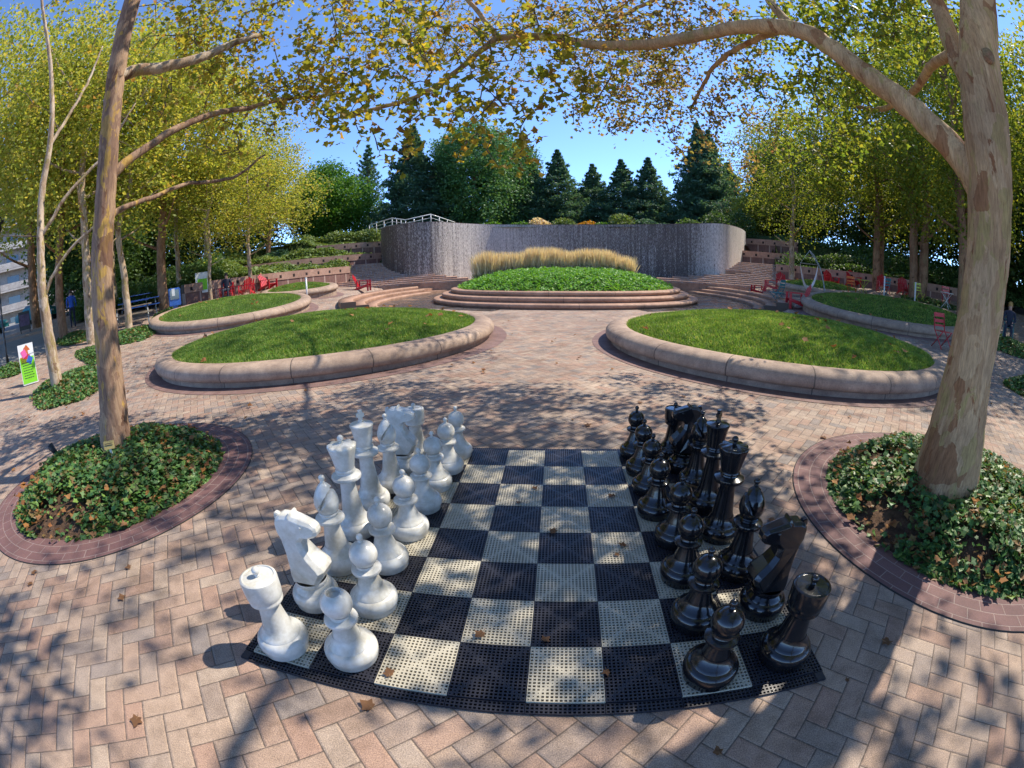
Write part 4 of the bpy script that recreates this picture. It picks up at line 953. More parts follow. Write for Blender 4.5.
# middle distance trees: prototypes then copies
def proto_tree(name, seed, h, cb, R, leafmat, bark, nclump, per, leaf, rad, trunk_r, lean=0.0, double=False, up=.3, limbs=9):
    rg = np.random.default_rng(seed); r_ = random.Random(seed)
    t = empty(name, (0, 0, 0))
    for d in ((0,) if not double else (-.28, .28)):
        th = h * .8; P = [(d * .6 + r_.uniform(-.05, .05) * k + lean * k / 5 + d * k * .25, r_.uniform(-.06, .06) * k, th * k / 5 - (.5 if k == 0 else 0)) for k in range(6)]
        limb('trunk', P, [trunk_r * (1.25, 1, .85, .7, .5, .2)[k] for k in range(6)], bark, t, 12, seed, .02, .06, .3)
    C_ = []
    K = limbs
    for k in range(K):
        z0 = cb * .75 + (h * .75 - cb * .75) * k / K; a = k * 2.4 + seed; f = math.sin(PI * min(1, max(.12, (z0 - cb * .6) / (h - cb * .6)))) ** .6
        L_ = R * (.55 + .35 * r_.random()) * max(.4, f); u0 = z0 / (h * .8) * 5
        s = Vector((lean * u0 / 5, 0, z0)); e = s + Vector((math.cos(a) * L_, math.sin(a) * L_, L_ * .55)); m = s.lerp(e, .5) + Vector((0, 0, -.05 * L_))
        limb('branch', [s, m, e], [trunk_r * .38, trunk_r * .26, trunk_r * .1], bark, t, 7, seed + k, .03, .05, .4)
    n = nclump; d = rg.normal(size=(n, 3)); d /= np.linalg.norm(d, axis=1)[:, None]
    rr = rg.uniform(.25, 1, n) ** (1 / 2.4); zc = (h + cb) / 2; rz = (h - cb) / 2
    wob = 1 + .16 * np.sin(3 * np.arctan2(d[:, 1], d[:, 0]) + seed) + .12 * np.sin(5 * d[:, 2] + seed * 2) + rg.uniform(-.1, .1, n)
    cc = d * rr[:, None] * wob[:, None] * np.array([R, R, rz]) + np.array([lean * .7, 0, zc])
    pull = np.clip((cc[:, 2] - zc) / rz, 0, 1); cc[:, :2] *= (1 - .35 * pull ** 2)[:, None]
    P = clumps(cc, per, rad, rg)
    link('crown', leaf_mesh('crown', P, rg.uniform(*leaf, len(P)), HEXA if leaf[0] > .07 else QUAD, up, .2, rg), leafmat, t)
    return t
used = {}
def put(proto, x, y, z, sc_, rz, label, cat='tree', group=None, mat=None, sx=1.0):
    if used.get(proto.name): t = copy_tree(proto)
    else: t = proto; used[proto.name] = True
    t.location = (x, y, z); t.rotation_euler = (0, 0, rz); t.scale = (sc_ * sx, sc_ * sx, sc_)
    t['label'] = label; t['category'] = cat
    if group: t['group'] = group
    if mat:
        for ch in t.children:
            if ch.name.startswith('crown'):
                ch.data = ch.data.copy(); ch.data.materials[0] = mat
    return t
pA = proto_tree('plane_tree', 101, 11, 3.0, 3.6, M['leaf_yellow'], M['bark'], 430, 36, (.075, .14), .60, .15)
pB = proto_tree('plane_tree', 102, 9.5, 2.6, 3.0, M['leaf_yellow'], M['bark_dark'], 420, 36, (.08, .14), .56, .15, .3)
pC = proto_tree('plane_tree', 103, 12, 3.0, 4.2, M['leaf_green'], M['bark_dark'], 560, 40, (.085, .15), .68, .20, 0, True)
pD = proto_tree('sapling_tree', 104, 7.5, 2.3, 1.9, M['leaf_yellow'], M['bark'], 230, 34, (.07, .12), .5, .075)
MT = [(pA, -14.16, 7.94, 1.2, .3, 'brown flaking plane tree just right of the slender forked tree', 1.0), (pB, -17.2, 8.2, 1.3, 1.3, 'plane tree by the street beside the person in purple', 1.0),
      (pB, -15.6, 13.2, 1.45, 2.0, 'plane tree with thick brown trunk beside the blue newspaper box', 1.05), (pD, -16.6, 15.2, 1.6, .5, 'thin tree right behind the blue newspaper box', 1.1),
      (pD, -14.3, 9.9, 1.6, 2.2, 'thin pale tree between the picnic tables and the second ivy strip', 1.2), (pD, -14.0, 14.95, 1.0, 4.0, 'thin white-trunked tree between the green sign and the occupied red chair', 1.25),
      (pD, -13.5, 17.5, 1.12, 3.0, 'thin tree in front of the curved wall left of the lone red chair', 1.3), (pA, -19.5, 4.2, 1.35, 2.1, 'leafy street tree at the far left edge', 1.0), (pA, -22, 14.5, 1.6, 4.2, 'tall yellowing tree behind the picnic tables', 1.05),
      (pA, -19.5, 20.5, 1.4, 5.1, 'yellow tree behind the left end of the curved wall', 1.1), (pB, -18.5, 26, 1.15, .9, 'yellow-green tree on the terrace above the occupied red chairs', 1.1), (pB, -25.5, 10.5, 1.7, 3.3, 'tall tree beyond the street-side stand', 1.1),
      (pC, 18.84, 18.95, 1.1, .6, 'large plane tree with straight trunk before the right curved wall', 1.0), (pC, 18.9, 15.6, 1.2, 2.2, 'plane tree with twin brown stems behind the white marker post', 1.0),
      (pC, 16.8, 10.9, 1.1, 3.9, 'plane tree close behind the big right trunk', .9), (pA, 19.0, 5.0, 1.15, 1.2, 'plane tree half hidden at the right edge of the view', 1.05), (pA, 15.2, 22.8, 1.05, 1.9, 'plane tree leaning leaves over the hammock chair', 1.0),
      (pC, 26, 17, 1.4, 5.0, 'big shade tree behind the cafe tables on the right', 1.0),
      (pA, 9.6, -1.8, 1.2, .7, 'unseen tall tree right of the view, added to throw shade', 1.1), (pA, 3.0, -5.2, 1.15, 2.7, 'unseen tall tree behind the camera, added to throw shade', .9)]  # these two trees stand out of view, added for the shade they cast
for k, (pr, x, y, s_, rz, lab, sx) in enumerate(MT):
    put(pr, x, y, Tz(x, y) if x < 0 or y < 24 else float(Hh(x, y)), s_, rz, lab, 'tree', 'trees round the plaza', M['leaf_green'] if (x > 0 and pr in (pA, pB)) else None, sx)

# evergreens and broadleaved trees on the hill
def conifer(name, seed, h, R, leafmat, n=9000, droop=.28, sparse=1.0, layers=26):
    rg = np.random.default_rng(seed); t = empty(name, (0, 0, 0))
    limb('trunk', [(0, 0, -.5), (0, 0, h * .5), (0, 0, h * .98)], [h * .018, h * .011, .01], M['bark_dark'], t, 8, seed, .01, .03, .8)
    P = []; b = MB()
    for k in range(layers):
        u = (k + .4) / layers; z = h * (.05 + .93 * u); Rk = R * (1 - u) ** .95 * rg.uniform(.85, 1.12) + .08
        m = max(4, int(9 * (1 - u) + 5)); ph = rg.uniform(0, 6)
        for j in range(m):
            a = ph + 2 * PI * j / m + rg.normal() * .12; L_ = Rk * rg.uniform(.6, 1.18)
            c = int(n / layers / m * (.4 + 1.3 * (1 - u)) * sparse) + 3
            s = rg.uniform(.08, 1, c) ** .6; w = (1 - s * .6) * L_ * .24
            x = s * L_; y = rg.normal(size=c) * w; zz = z - droop * x + .18 * x * s + rg.normal(size=c) * .06 * (1 + L_ * .2)
            P.append(np.stack([x * math.cos(a) - y * math.sin(a), x * math.sin(a) + y * math.cos(a), zz], 1))
            if j % 2 == 0: b.tube([(0, 0, z), (math.cos(a) * L_ * .5, math.sin(a) * L_ * .5, z - droop * L_ * .45), (math.cos(a) * L_ * .9, math.sin(a) * L_ * .9, z - droop * L_ * .7)], [.04, .025, .01], 4, cap=False)
    b.build('branch_sprays', M['bark_dark'], t)
    P = np.concatenate(P); sz = rg.uniform(.16, .34, len(P)) * (h / 11)
    link('crown', leaf_mesh('crown', P, sz, QUAD * np.array([.75, 1.25]), .2, .3, rg), leafmat, t); return t
c1 = conifer('spruce_tree', 201, 10, 4.3, M['needle'], 19000, .22)
c2 = conifer('spruce_tree', 202, 12, 4.9, M['needle'], 24000, .16)
c3 = conifer('larch_tree', 203, 12, 3.2, M['needle'], 7000, -.55, .8, 20)
def onhill(x, y): return float(Hh(x, y)) - .2
EV = [(c3, -19.3, 46.8, 1.06, 0, 'sparse larch with upswept limbs left of the tall dark firs', 1.0), (c2, -12.6, 42.9, 1.06, 0, 'tall dark fir behind the left end of the fountain, joined to the broad tree', 1.05), (c2, -9.9, 45.5, .98, 2, 'dark fir between the tall fir and the broad round tree', 1.0),
      (c1, -1.3, 48.9, 1.04, 1, 'narrow dark spruce right of the broad round tree, leftmost of the row', 1.04), (c1, 1.9, 49, 1.06, 2.2, 'narrow spruce, second in the row from the broad round tree', 1.16), (c1, 5.9, 50.8, .93, 3.3, 'pointed spruce standing alone above the middle of the fountain wall', 1.22),
      (c1, 8.9, 48.4, .93, 4.1, 'bluish spruce between two others above the yellow flowers', 1.28), (c1, 11.8, 47.9, .97, .4, 'bluish spruce just left of the tallest right evergreen', 1.22), (c2, 16.6, 44.3, 1.10, 3, 'tallest evergreen on the right behind the fountain', .95), (c2, 18.3, 45.6, 1.08, 1, 'twin evergreen joined to the tallest right one', .9),
      (c1, 26.6, 47.8, 1.2, 2, 'dark evergreen peeping over the right shrubs', 1.22), (c1, 23, 52, 1.1, 5, 'dark evergreen far back on the right', 1.34)]
for k, (pr, x, y, s_, rz, lab, sx) in enumerate(EV): put(pr, x, y, onhill(x, y), s_, rz, lab, 'tree', 'evergreens on the hill', None, sx)
b1 = proto_tree('broadleaf_tree', 301, 12, .8, 5.0, M['leaf_mid'], M['bark_dark'], 900, 38, (.15, .28), 1.0, .25, up=.2)
b2 = proto_tree('broadleaf_tree', 302, 9, .5, 4.0, M['leaf_bright'], M['bark_dark'], 620, 36, (.15, .27), .95, .2, up=.2)
BT = [(b1, -6.6, 44.6, 1.04, 0, 'broad round green tree towering over the left half of the fountain', None, .95), (b1, -3.6, 49, .98, 2, 'green tree merging with the broad round tree on its right', None, .8), (b2, -21.0, 40.5, 1.02, 0, 'bright green maple left of the larch', None, 1.0),
      (b2, -24.5, 44, 1.05, 2, 'green tree behind the bright maple', M['leaf_mid'], 1.0), (b2, 4.2, 55, .7, 1, 'small light green tree peeping between two spruces', M['leaf_bright'], .8), (b2, 14, 52, .62, 1, 'small yellow-green tree right of the bluish spruces', M['leaf_bright'], .9),
      (b2, 0, 56, .75, 4, 'light green tree far behind the narrow spruces', None, 1.0), (b1, -30, 36, 1.0, 3, 'dark tree mass behind the left terraces', M['leaf_dark'], 1.2), (b1, -36, 30, 1.05, 1, 'dark tree at the back left', M['leaf_dark'], 1.2), (b1, -34, 20, 1.0, 1, 'dark tree behind the picnic area', M['leaf_dark'], 1.2), (b1, -38, 24, 1.2, 4, 'tall dark tree at the back of the picnic area', M['leaf_dark'], 1.2),
      (b1, 24, 38, .9, 3, 'dark green tree above the right water steps', M['leaf_dark'], 1.1), (b1, 30, 34, 1.05, 1, 'dark tree behind the right curved wall', M['leaf_dark'], 1.1), (b1, 33, 28, 1.1, 5, 'dark tree behind the red chairs on the right', M['leaf_dark'], 1.1), (b1, 36, 20, 1.2, 5, 'dark tree at the right back', M['leaf_dark'], 1.2), (b1, 34, 11, 1.2, 2, 'dark tree beyond the right cafe chairs', M['leaf_dark'], 1.2), (b1, 30, 4, 1.1, 2, 'dark tree at the right edge of the plaza', M['leaf_dark'], 1.2),
      (b2, 19.8, 36.3, .52, 2, 'pale green bushy tree above the right end of the fountain', M['leaf_yellow'], 1.2), (b2, 23.5, 34.5, .6, 2, 'green bushy tree on the right terrace', M['leaf_mid'], 1.2)]
for pr, x, y, s_, rz, lab, mt, sx in BT: put(pr, x, y, onhill(x, y) if y > 27 else Tz(x, y), s_, rz, lab, 'tree', 'broadleaved trees behind the plaza', mt, sx)

# shrubs and hedges
def shrub(name, path, r, n, mat, leaf, label, z=None, seed=1, h=None, cat='shrub', group='shrubs on the terraces'):
    rg = np.random.default_rng(seed); P = []; path = [Vector((*p, 0)[:3]) for p in path]; h = h or r
    o = path[len(path) // 2]; k = n; seg = rg.integers(0, max(1, len(path) - 1), k); u = rg.uniform(0, 1, k)
    A = np.array(path); B = A[np.minimum(seg + 1, len(path) - 1)]; base = A[seg] * (1 - u[:, None]) + B * u[:, None]
    d = rg.normal(size=(k, 3)); d /= np.linalg.norm(d, axis=1)[:, None]; d[:, 2] = np.abs(d[:, 2])
    w = 1 + .18 * np.sin(base[:, 0] * 2.1 + seed) + .14 * np.sin(base[:, 1] * 3.3 + base[:, 0]) 
    P = base + d * (rg.uniform(.6, 1, k) ** .5 * w)[:, None] * np.array([r, r, h])
    zz = np.array([onhill(x, y) if z is None else z for x, y in base[:, :2]]); P[:, 2] += zz
    P -= np.array([o.x, o.y, zz.mean()])
    e = empty(name, (o.x, o.y, float(zz.mean())), 0, label, cat, group)
    link('foliage', leaf_mesh('foliage', P, rg.uniform(*leaf, k), HEXA, .4, .2, rg), mat, e)
    b = MB(); q0 = path[len(path) // 2]; 
    for p in path[:6]: b.tube([(p.x - o.x, p.y - o.y, -.3), (p.x - o.x, p.y - o.y, h * .7)], [.04, .02], 5)
    b.build('stem_sprays', M['bark_dark'], e)
def azp(l): return [pol(*q) for q in l]
shrub('variegated_hedge', azp([(-40, 27), (-35, 28), (-30, 29), (-27, 29.8)]), .75, 5200, M['hedge_leaf'], (.12, .22), 'pale leafy hedge on the lowest left terrace, above the long curved wall', None, 1, .75)
shrub('variegated_hedge', azp([(-34, 32), (-30, 32.4), (-26.5, 33)]), .65, 4200, M['hedge_leaf'], (.12, .22), 'pale leafy hedge on the middle left terrace', 2.75, 2, .75)
shrub('variegated_hedge', azp([(-32, 37), (-28, 36.5), (-25, 36), (-22.3, 35.5)]), .9, 5200, M['hedge_leaf'], (.12, .22), 'pale leafy hedge on the top left terrace beside the railing', 3.8, 3, 1.1)
shrub('evergreen_shrub', azp([(-36, 33), (-34.5, 33.5)]), 1.2, 3000, M['needle'], (.16, .28), 'blue-green spreading juniper at the left end of the hedges', None, 4, 1.4)
shrub('clipped_hedge', azp([(30, 30.5), (34, 30), (38, 29.8), (42, 30)]), .8, 6000, M['leaf_dark'], (.10, .18), 'dark clipped hedge above the right curved wall', 2.0, 5, 1.0)
shrub('clipped_hedge', azp([(43, 30), (48, 30.2), (53, 31)]), .8, 4600, M['leaf_dark'], (.10, .18), 'dark loose hedge behind the farthest red chairs', 2.0, 6, 1.2)
k = 0
for az, d, r, h, mt, nm, lab in [(-13, 36, .9, .7, 'leaf_mid', 'green_shrub', 'low green shrub beside the railing'), (-8.5, 36, .9, .9, 'leaf_bright', 'leafy_shrub', 'big-leaved bright plant left on top of the fountain wall'), (-5, 36, .8, .8, 'leaf_bright', 'leafy_shrub', 'big-leaved bright plant on the wall top under the narrow spruces'),
    (-2.2, 36, .7, .9, 'plume', 'tall_grass', 'tuft of dry grass on the wall top under the narrow spruces'), (.8, 36, .8, 1.0, 'hedge_leaf', 'tall_grass', 'pale green grass tuft left of the orange flowers'), (3.4, 36, .7, .7, 'orangeleaf', 'flowering_shrub', 'orange flowering bush on top of the fountain wall'), (5.8, 36, .8, .7, 'leaf_bright', 'leafy_shrub', 'low green plant between orange flowers and pale grass'), (8.0, 36, .8, 1.1, 'hedge_leaf', 'tall_grass', 'pale tufted grass right of the orange flowers'),
    (10.8, 36, .9, .9, 'needle', 'blue_shrub', 'blue-grey shrub under the bluish spruces'), (13.6, 36, .9, .8, 'needle', 'blue_shrub', 'blue-grey shrub left of the tallest evergreen'), (16.6, 35, .9, 1.0, 'leaf_dark', 'dark_shrub', 'dark shrub below the tallest evergreen'), (20, 35, 1.1, 1.6, 'leaf_dark', 'dark_shrub', 'dark shrub over the right end of the fountain'), (23, 37, 1.2, 2.0, 'leaf_dark', 'dark_shrub', 'dark shrub right of the fountain end')]:
    if mt == 'orangeleaf' and mt not in M: M[mt] = mat_leaf('orange_flowers', [(.55, .22, .02), (.6, .30, .03), (.10, .16, .03)], .3)
    p = pol(az, d); shrub(nm, [p, (p[0] + .8, p[1])], r, 1100, M[mt], (.10, .2), lab, 4.25, 50 + k, h); k += 1
# ivy strips on the left
def ivy_strip(az0, az1, d0, d1, n, seed, soil=True):
    rg = np.random.default_rng(seed)
    u = rg.uniform(0, 1, n); v = rg.uniform(0, 1, n)
    az = np.radians(az0 + (az1 - az0) * u); d = d0 + (d1 - d0) * v; x = CAM[0] + d * np.sin(az); y = CAM[1] + d * np.cos(az)
    ed = np.minimum(np.minimum(u, 1 - u) * 6, np.minimum(v, 1 - v) * 3).clip(0, 1); keep = rg.uniform(0, 1, n) < .25 + ed
    z = T(x, y) + rg.uniform(.02, .26, n) * (.3 + .7 * ed) + .03
    P = np.stack([x, y, z], 1)[keep]
    tag(link('ivy', leaf_mesh('ivy', P, rg.uniform(.07, .13, len(P)), LOBED, .8, .2, rg), M['ivy']), kind='stuff')
def strip_poly(P, n, seed):
    rg = np.random.default_rng(seed); P = np.array(P, float); c = P.mean(0); k = len(P)
    i = rg.integers(0, k, n); a, b_ = P[i], P[(i + 1) % k]; s = np.sqrt(rg.uniform(0, 1, n)); u = rg.uniform(0, 1, n)
    s = s * (1.02 - .14 * (1 - 4 * (u - .5) ** 2 * 0) + .22 * np.sin(PI * u) + rg.uniform(-.05, .08, n))
    q = c + s[:, None] * ((a * (1 - u)[:, None] + b_ * u[:, None]) - c)
    z = T(q[:, 0], q[:, 1]) + rg.uniform(.02, .24, n) * (1.15 - s)
    tag(link('ivy', leaf_mesh('ivy', np.column_stack([q, z + .02]), rg.uniform(.06, .12, n), LOBED, .8, .2, rg), M['ivy']), kind='stuff')
    b = MB(); n2 = 28; vs = [(c[0], c[1], Tz(*c) + .10)]
    for j in range(k):
        for m_ in range(4):
            q = P[j] * (1 - m_ / 4) + P[(j + 1) % k] * m_ / 4; q = c + (q - c) * (.85 + .2 * math.sin(PI * m_ / 4)); vs.append((q[0], q[1], Tz(*q) + .012))
    m_ = len(vs) - 1; b.add(vs, [(0, 1 + j, 1 + (j + 1) % m_) for j in range(m_)]); tag(b.build('mulch_soil', M['soil']), kind='structure')
strip_poly([(-8.72, 2.77), (-7.15, 2.84), (-7.3, 4.0), (-8.3, 5.2), (-10.6, 5.6), (-10.6, 4.0)], 5200, 1)
strip_poly([(-11.4, 5.9), (-10.3, 5.8), (-10.6, 6.8), (-13.0, 8.0), (-13.4, 6.7)], 3600, 2)
strip_poly([(-16.06, 7.29), (-14.9, 7.6), (-15.2, 8.9), (-17.54, 9.5), (-17.84, 8.31)], 2600, 3)
strip_poly([(-15.0, 3.6), (-13.4, 3.9), (-13.8, 5.0), (-15.5, 5.0)], 2200, 4)
strip_poly([(-11.8, 7.8), (-11.41, 9.0), (-13.28, 10.8), (-14.2, 9.3), (-13.2, 8.3)], 3600, 5)
strip_poly([(14.6, 7.92), (14.64, 6.24), (16.56, 7.0), (17.34, 9.02)], 3000, 6)
strip_poly([(10.6, 4.6), (10.3, 3.4), (12.11, 3.6), (12.4, 4.9)], 2600, 7)
strip_poly([(17.8, 15.2), (18.0, 13.9), (20.4, 13.2), (20.6, 16.4), (18.9, 17.0)], 4200, 8)
strip_poly([(-13.6, 11.2), (-13.5, 12.6), (-14.6, 14.2), (-16.6, 14.2), (-15.2, 12.0)], 3600, 9)

# ------------------------------------------------------------------ furniture
def adirondack(mat):
    t = empty('adirondack_chair', (0, 0, 0))              # faces +Y
    b = MB(); R_ = Matrix.Rotation(math.radians(12), 3, 'X')
    for k in range(6): b.box((0, .28 - k * .095, .36 - k * .022), (.52, .085, .02), rot=R_)
    b.build('seat', mat, t)
    b = MB(); Rb = Matrix.Rotation(math.radians(24), 3, 'X')
    for k in range(5):
        x = (k - 2) * .108; h = .78 - abs(k - 2) * .07; c = Vector((x * 1.08, -.28, .24)) + Rb @ Vector((0, 0, h / 2)); 
        b.box(c, (.098, .02, h), rot=Rb, bevel=.008)
    b.box(Vector((0, -.27, .24)) + Rb @ Vector((0, -.025, .42)), (.56, .02, .06), rot=Rb); b.build('backrest', mat, t)
    for s in (-1, 1):
        b = MB(); b.box((s * .34, .02, .58), (.12, .72, .025), bevel=.008); b.build('armrest', mat, t)
        b = MB(); b.box((s * .30, .32, .285), (.03, .10, .57)); b.build('leg', mat, t)
        b = MB(); b.box((s * .30, -.12, .20), (.028, .95, .11), rot=Matrix.Rotation(math.radians(17), 3, 'X')); b.build('leg', mat, t)
        b = MB(); b.box((s * .33, -.30, .34), (.028, .07, .50)); b.build('arm_support', mat, t)
    return t
def cafe_chair(mat):
    t = empty('folding_cafe_chair', (0, 0, 0))
    b = MB()
    for k in range(6): b.box((0, .17 - k * .068, .45), (.42, .05, .014))
    b.build('seat', mat, t)
    b = MB()
    for z, h in ((.86, .11), (.70, .09), (.58, .05)): b.box((0, -.215 - (z - .45) * .12, z), (.44, .018, h), bevel=.005)
    b.build('backrest', mat, t)
    for s in (-1, 1):
        b = MB(); b.tube([(s * .21, .24, 0), (s * .21, -.18, .47), (s * .21, -.27, .90)], .016, 6); b.build('leg', mat, t)
        b = MB(); b.tube([(s * .19, -.27, 0), (s * .19, .19, .45)], .016, 6); b.build('leg', mat, t)
    return t
def cafe_table(mat):
    t = empty('bistro_table', (0, 0, 0))
    b = MB(); b.lathe([(.001, .70), (.34, .70), (.35, .71), (.35, .725), (.34, .73), (.001, .73)], 32); b.build('table_top', mat, t)
    for s in (-1, 1):
        b = MB(); b.tube([(s * .26, .22, 0), (-s * .22, -.2, .70)], .012, 6); b.build('leg', mat, t)
        b = MB(); b.tube([(s * .26, -.22, 0), (-s * .22, .2, .70)], .012, 6); b.build('leg', mat, t)
    return t
protos = {}
def furn(fn, mname, x, y, face, label, cat, group, z=None):
    key = (fn.__name__, mname)
    if key not in protos: t = protos[key] = fn(M[mname])
    else: t = copy_tree(protos[key])
    t.location = (x, y, Tz(x, y) + .005 if z is None else z); t.rotation_euler = (0, 0, math.radians(face))
    tag(t, label, cat, group); return t
GA, GC, GT = 'red low garden chairs', 'coloured cafe chairs', 'coloured bistro tables'
for x, y, f, lab in [(-9.0, 21.8, -80, 'red adirondack chair alone on the left side of the pool'), (10.4, 14.2, 75, 'red adirondack chair beside the teal table, nearest of the red low chairs'), (12.5, 22.0, 80, 'red adirondack chair by the sunlit water steps, left of a pair'),
                     (12.6, 20.6, 65, 'red adirondack chair by the water steps, right of a pair'), (-13.7, 15.8, -150, 'red chair with a seated person before the left curved wall'), (-13.0, 16.5, -160, 'empty red chair right beside the seated person'),
                     (-13.2, 18.7, -100, 'lone red chair at the foot of the left curved wall'), (13.9, 21.6, 170, 'red chair behind the hanging hammock chair'), (17.0, 21.1, 180, 'red chair against the right curved wall, left one'), (18.1, 20.3, 170, 'red chair against the right curved wall, beside the thick straight trunk'),
                     (18.2, 17.7, 150, 'red low chair between the wall and the twin trunks'), (19.3, 17.0, 160, 'red low chair closest to the twin trunks')]:
    furn(adirondack, 'red', x, y, f, lab, 'chair', GA)
for m, x, y, f, lab in [('red', 11.75, 7.65, 172, 'bright red folding chair standing alone left of the big right trunk'), ('teal', 11.3, 17.4, 30, 'teal folding chair beside the nearest red low chair'), ('orange', 15.0, 16.5, -60, 'orange folding chair at the yellow table'), ('teal', 16.9, 16.2, 90, 'teal folding chair right of the yellow table'),
                        ('yellow', 18.3, 14.9, 170, 'lime yellow chair just right of the white marker post'), ('red', 19.9, 14.4, 140, 'small red folding chair in the ivy beyond the marker post'), ('teal', 19.5, 12.8, 60, 'teal folding chair at the far right table'), ('teal', 16.6, 8.2, 120, 'teal chair under the person at the right edge'), ('orange', 17.0, 7.3, 60, 'orange chair at the very right edge')]:
    furn(cafe_chair, m, x, y, f, lab, 'chair', GC)
for m, x, y, lab in [('teal', 10.75, 16.5, 'teal round table near the hammock chair'), ('yellow', 15.9, 16.7, 'lime round table between orange and teal chairs'), ('white', 19.0, 13.6, 'pale round table beyond the white marker post')]:
    furn(cafe_table, m, x, y, 20, lab, 'table', GT)

# hammock chair on its curved stand
t = empty('hammock_chair_stand', (12.3, 16.3, Tz(12.3, 16.3)), math.radians(-20), 'curved metal stand holding a white hanging hammock chair', 'hammock chair'); t.scale = (.85, .85, .92)
b = MB(); b.tube([(.9, -.5, 0), (.95, 0, .1), (.85, .1, .9), (.62, .1, 1.6), (.25, .1, 2.15), (0, .1, 2.35)], .03, 8); b.build('stand', M['metal'], t)
b = MB(); b.tube([(1.1, .5, 0), (.97, 0, .1), (.9, .12, .8)], .03, 8); b.build('leg', M['metal'], t)
b = MB(); b.tube([(-.5, .1, 0.03), (.95, 0, .06)], .028, 8); b.build('base_bar', M['metal'], t)
b = MB(); b.tube([(-.5, .1, 1.72), (.5, .1, 1.72)], .02, 8); b.build('spreader_bar', M['wood'], t)
for s in (-1, 1): b = MB(); b.tube([(0, .1, 2.33), (s * .48, .1, 1.74)], .008, 5); b.build('rope', M['white'], t)
vs = []; nU, nV = 12, 10
for i in range(nU + 1):
    u = i / nU * 2 - 1
    for j in range(nV + 1):
        v = j / nV; z = .48 + 1.22 * abs(u) ** 2.6 + .22 * (v - .5) ** 2 * 4 * (1 - abs(u)); vs.append((u * .50, .1 + (v - .5) * .85 * (1 - .88 * abs(u) ** 1.6), z))
b = MB(); b.add(vs, [(i * (nV + 1) + j, i * (nV + 1) + j + 1, (i + 1) * (nV + 1) + j + 1, (i + 1) * (nV + 1) + j) for i in range(nU) for j in range(nV)], smooth=True)
b.build('sling', M['white'], t)

# white marker posts
def post(x, y, h, label, dz=0):
    t = empty('marker_post', (x, y, Tz(x, y) + dz), 0, label, 'post', 'white marker posts')
    b = MB(); b.tube([(0, 0, 0), (0, 0, h)], .038, 10); b.build('pole', M['white'], t)
    b = MB(); b.lathe([(.05, h - .005), (.052, h + .02), (.03, h + .04), (.001, h + .045)], 12); b.build('cap', M['white'], t)
post(-8.9, 15.6, 1.0, 'thin white post at the far edge of the second left lawn', .0)
post(16.1, 15.3, 1.05, 'thin white post left of the pair of red low chairs, beyond the lawn')
post(17.1, 14.1, 1.0, 'thin white post left of the lime yellow chair')

# banner sign on the left
def face_cam(x, y): return math.atan2(-(CAM[0] - x), (CAM[1] - y)) 
t = empty('banner_sign', (-11.2, 3.85, Tz(-11.2, 3.85)), math.radians(66), 'leaning lime green and white banner sign with orange and pink picture above', 'sign')
t.scale = (.86, .86, .9); Rl = Matrix.Rotation(math.radians(-6), 3, 'X')
b = MB(); b.box((0, 0, .58), (.56, .03, 1.12), rot=Rl); b.build('frame', M['white'], t)
b = MB(); b.box(Rl @ Vector((0, -.018, -.17)) + Vector((0, 0, .58)), (.52, .006, .72), rot=Rl); b.build('green_panel', mat_paint('lime_green_print', (.22, .62, .02), .5, 0, .05), t)
pic = MB(); cols = [('orange', (-.12, .12), (.22, .2)), ('red', (.02, .2), (.2, .14)), ('blue', (.10, .10), (.18, .2)), ('orange', (.06, .38), (.26, .16)), ('pinkp', (-.08, .30), (.2, .18)), ('white', (.18, .32), (.10, .2))]
M['pinkp'] = mat_paint('pink_print', (.75, .12, .35), .5, 0, .05)
for i, (c, (x, z), (w, h)) in enumerate(cols):
    b = MB(); b.box(Rl @ Vector((x, -.018 - .0015 * i, z)) + Vector((0, 0, .58)), (w, .006, h), rot=Rl @ Matrix.Rotation(.3 * i, 3, 'Y')); b.build('printed_shape', M[c], t)
b = MB(); r_ = random.Random(4)
for k in range(7):
    x = -.18
    while x < .14: w = r_.uniform(.03, .07); b.box(Rl @ Vector((x + w / 2, -.023, .04 - k * .07)) + Vector((0, 0, .58)), (w, .004, .022), rot=Rl); x += w + .015
o = b.build('printed_lines', M['black'], t); o['kind'] = 'stuff'
# small green sign by the left wall
t = empty('small_sign', (-15.2, 15.6, Tz(-15.2, 15.6)), math.radians(45), 'small white and lime green sign standing before the left end of the curved wall', 'sign')
b = MB(); b.box((0, 0, .95), (.72, .05, 1.0), bevel=.01); b.build('board', M['white'], t)
b = MB(); b.box((0, -.03, .86), (.5, .012, .55)); b.build('green_panel', bpy.data.materials['lime_green_print'], t)
for s in (-1, 1): b = MB(); b.tube([(s * .3, 0, 0), (s * .3, 0, .5)], .02, 6); b.build('leg', M['metal'], t)
# blue newspaper box
t = empty('newspaper_box', (-14.1, 12.6, Tz(-14.1, 12.6)), math.radians(50), 'blue newspaper box with white notice beside the thick brown trunk', 'newspaper box')
b = MB(); b.box((0, 0, .75), (.55, .45, .75), bevel=.03); b.build('body', M['blue'], t)
b = MB(); b.box((0, -.235, .85), (.42, .02, .40)); b.build('window', M['glass'], t)
b = MB(); b.box((-.05, -.25, .95), (.14, .01, .3)); b.build('notice', M['white'], t)
b = MB(); b.box((0, 0, .2), (.22, .22, .38)); b.build('pedestal', M['blue'], t)
b = MB(); b.box((0, 0, .02), (.5, .4, .04)); b.build('foot', M['blue'], t)
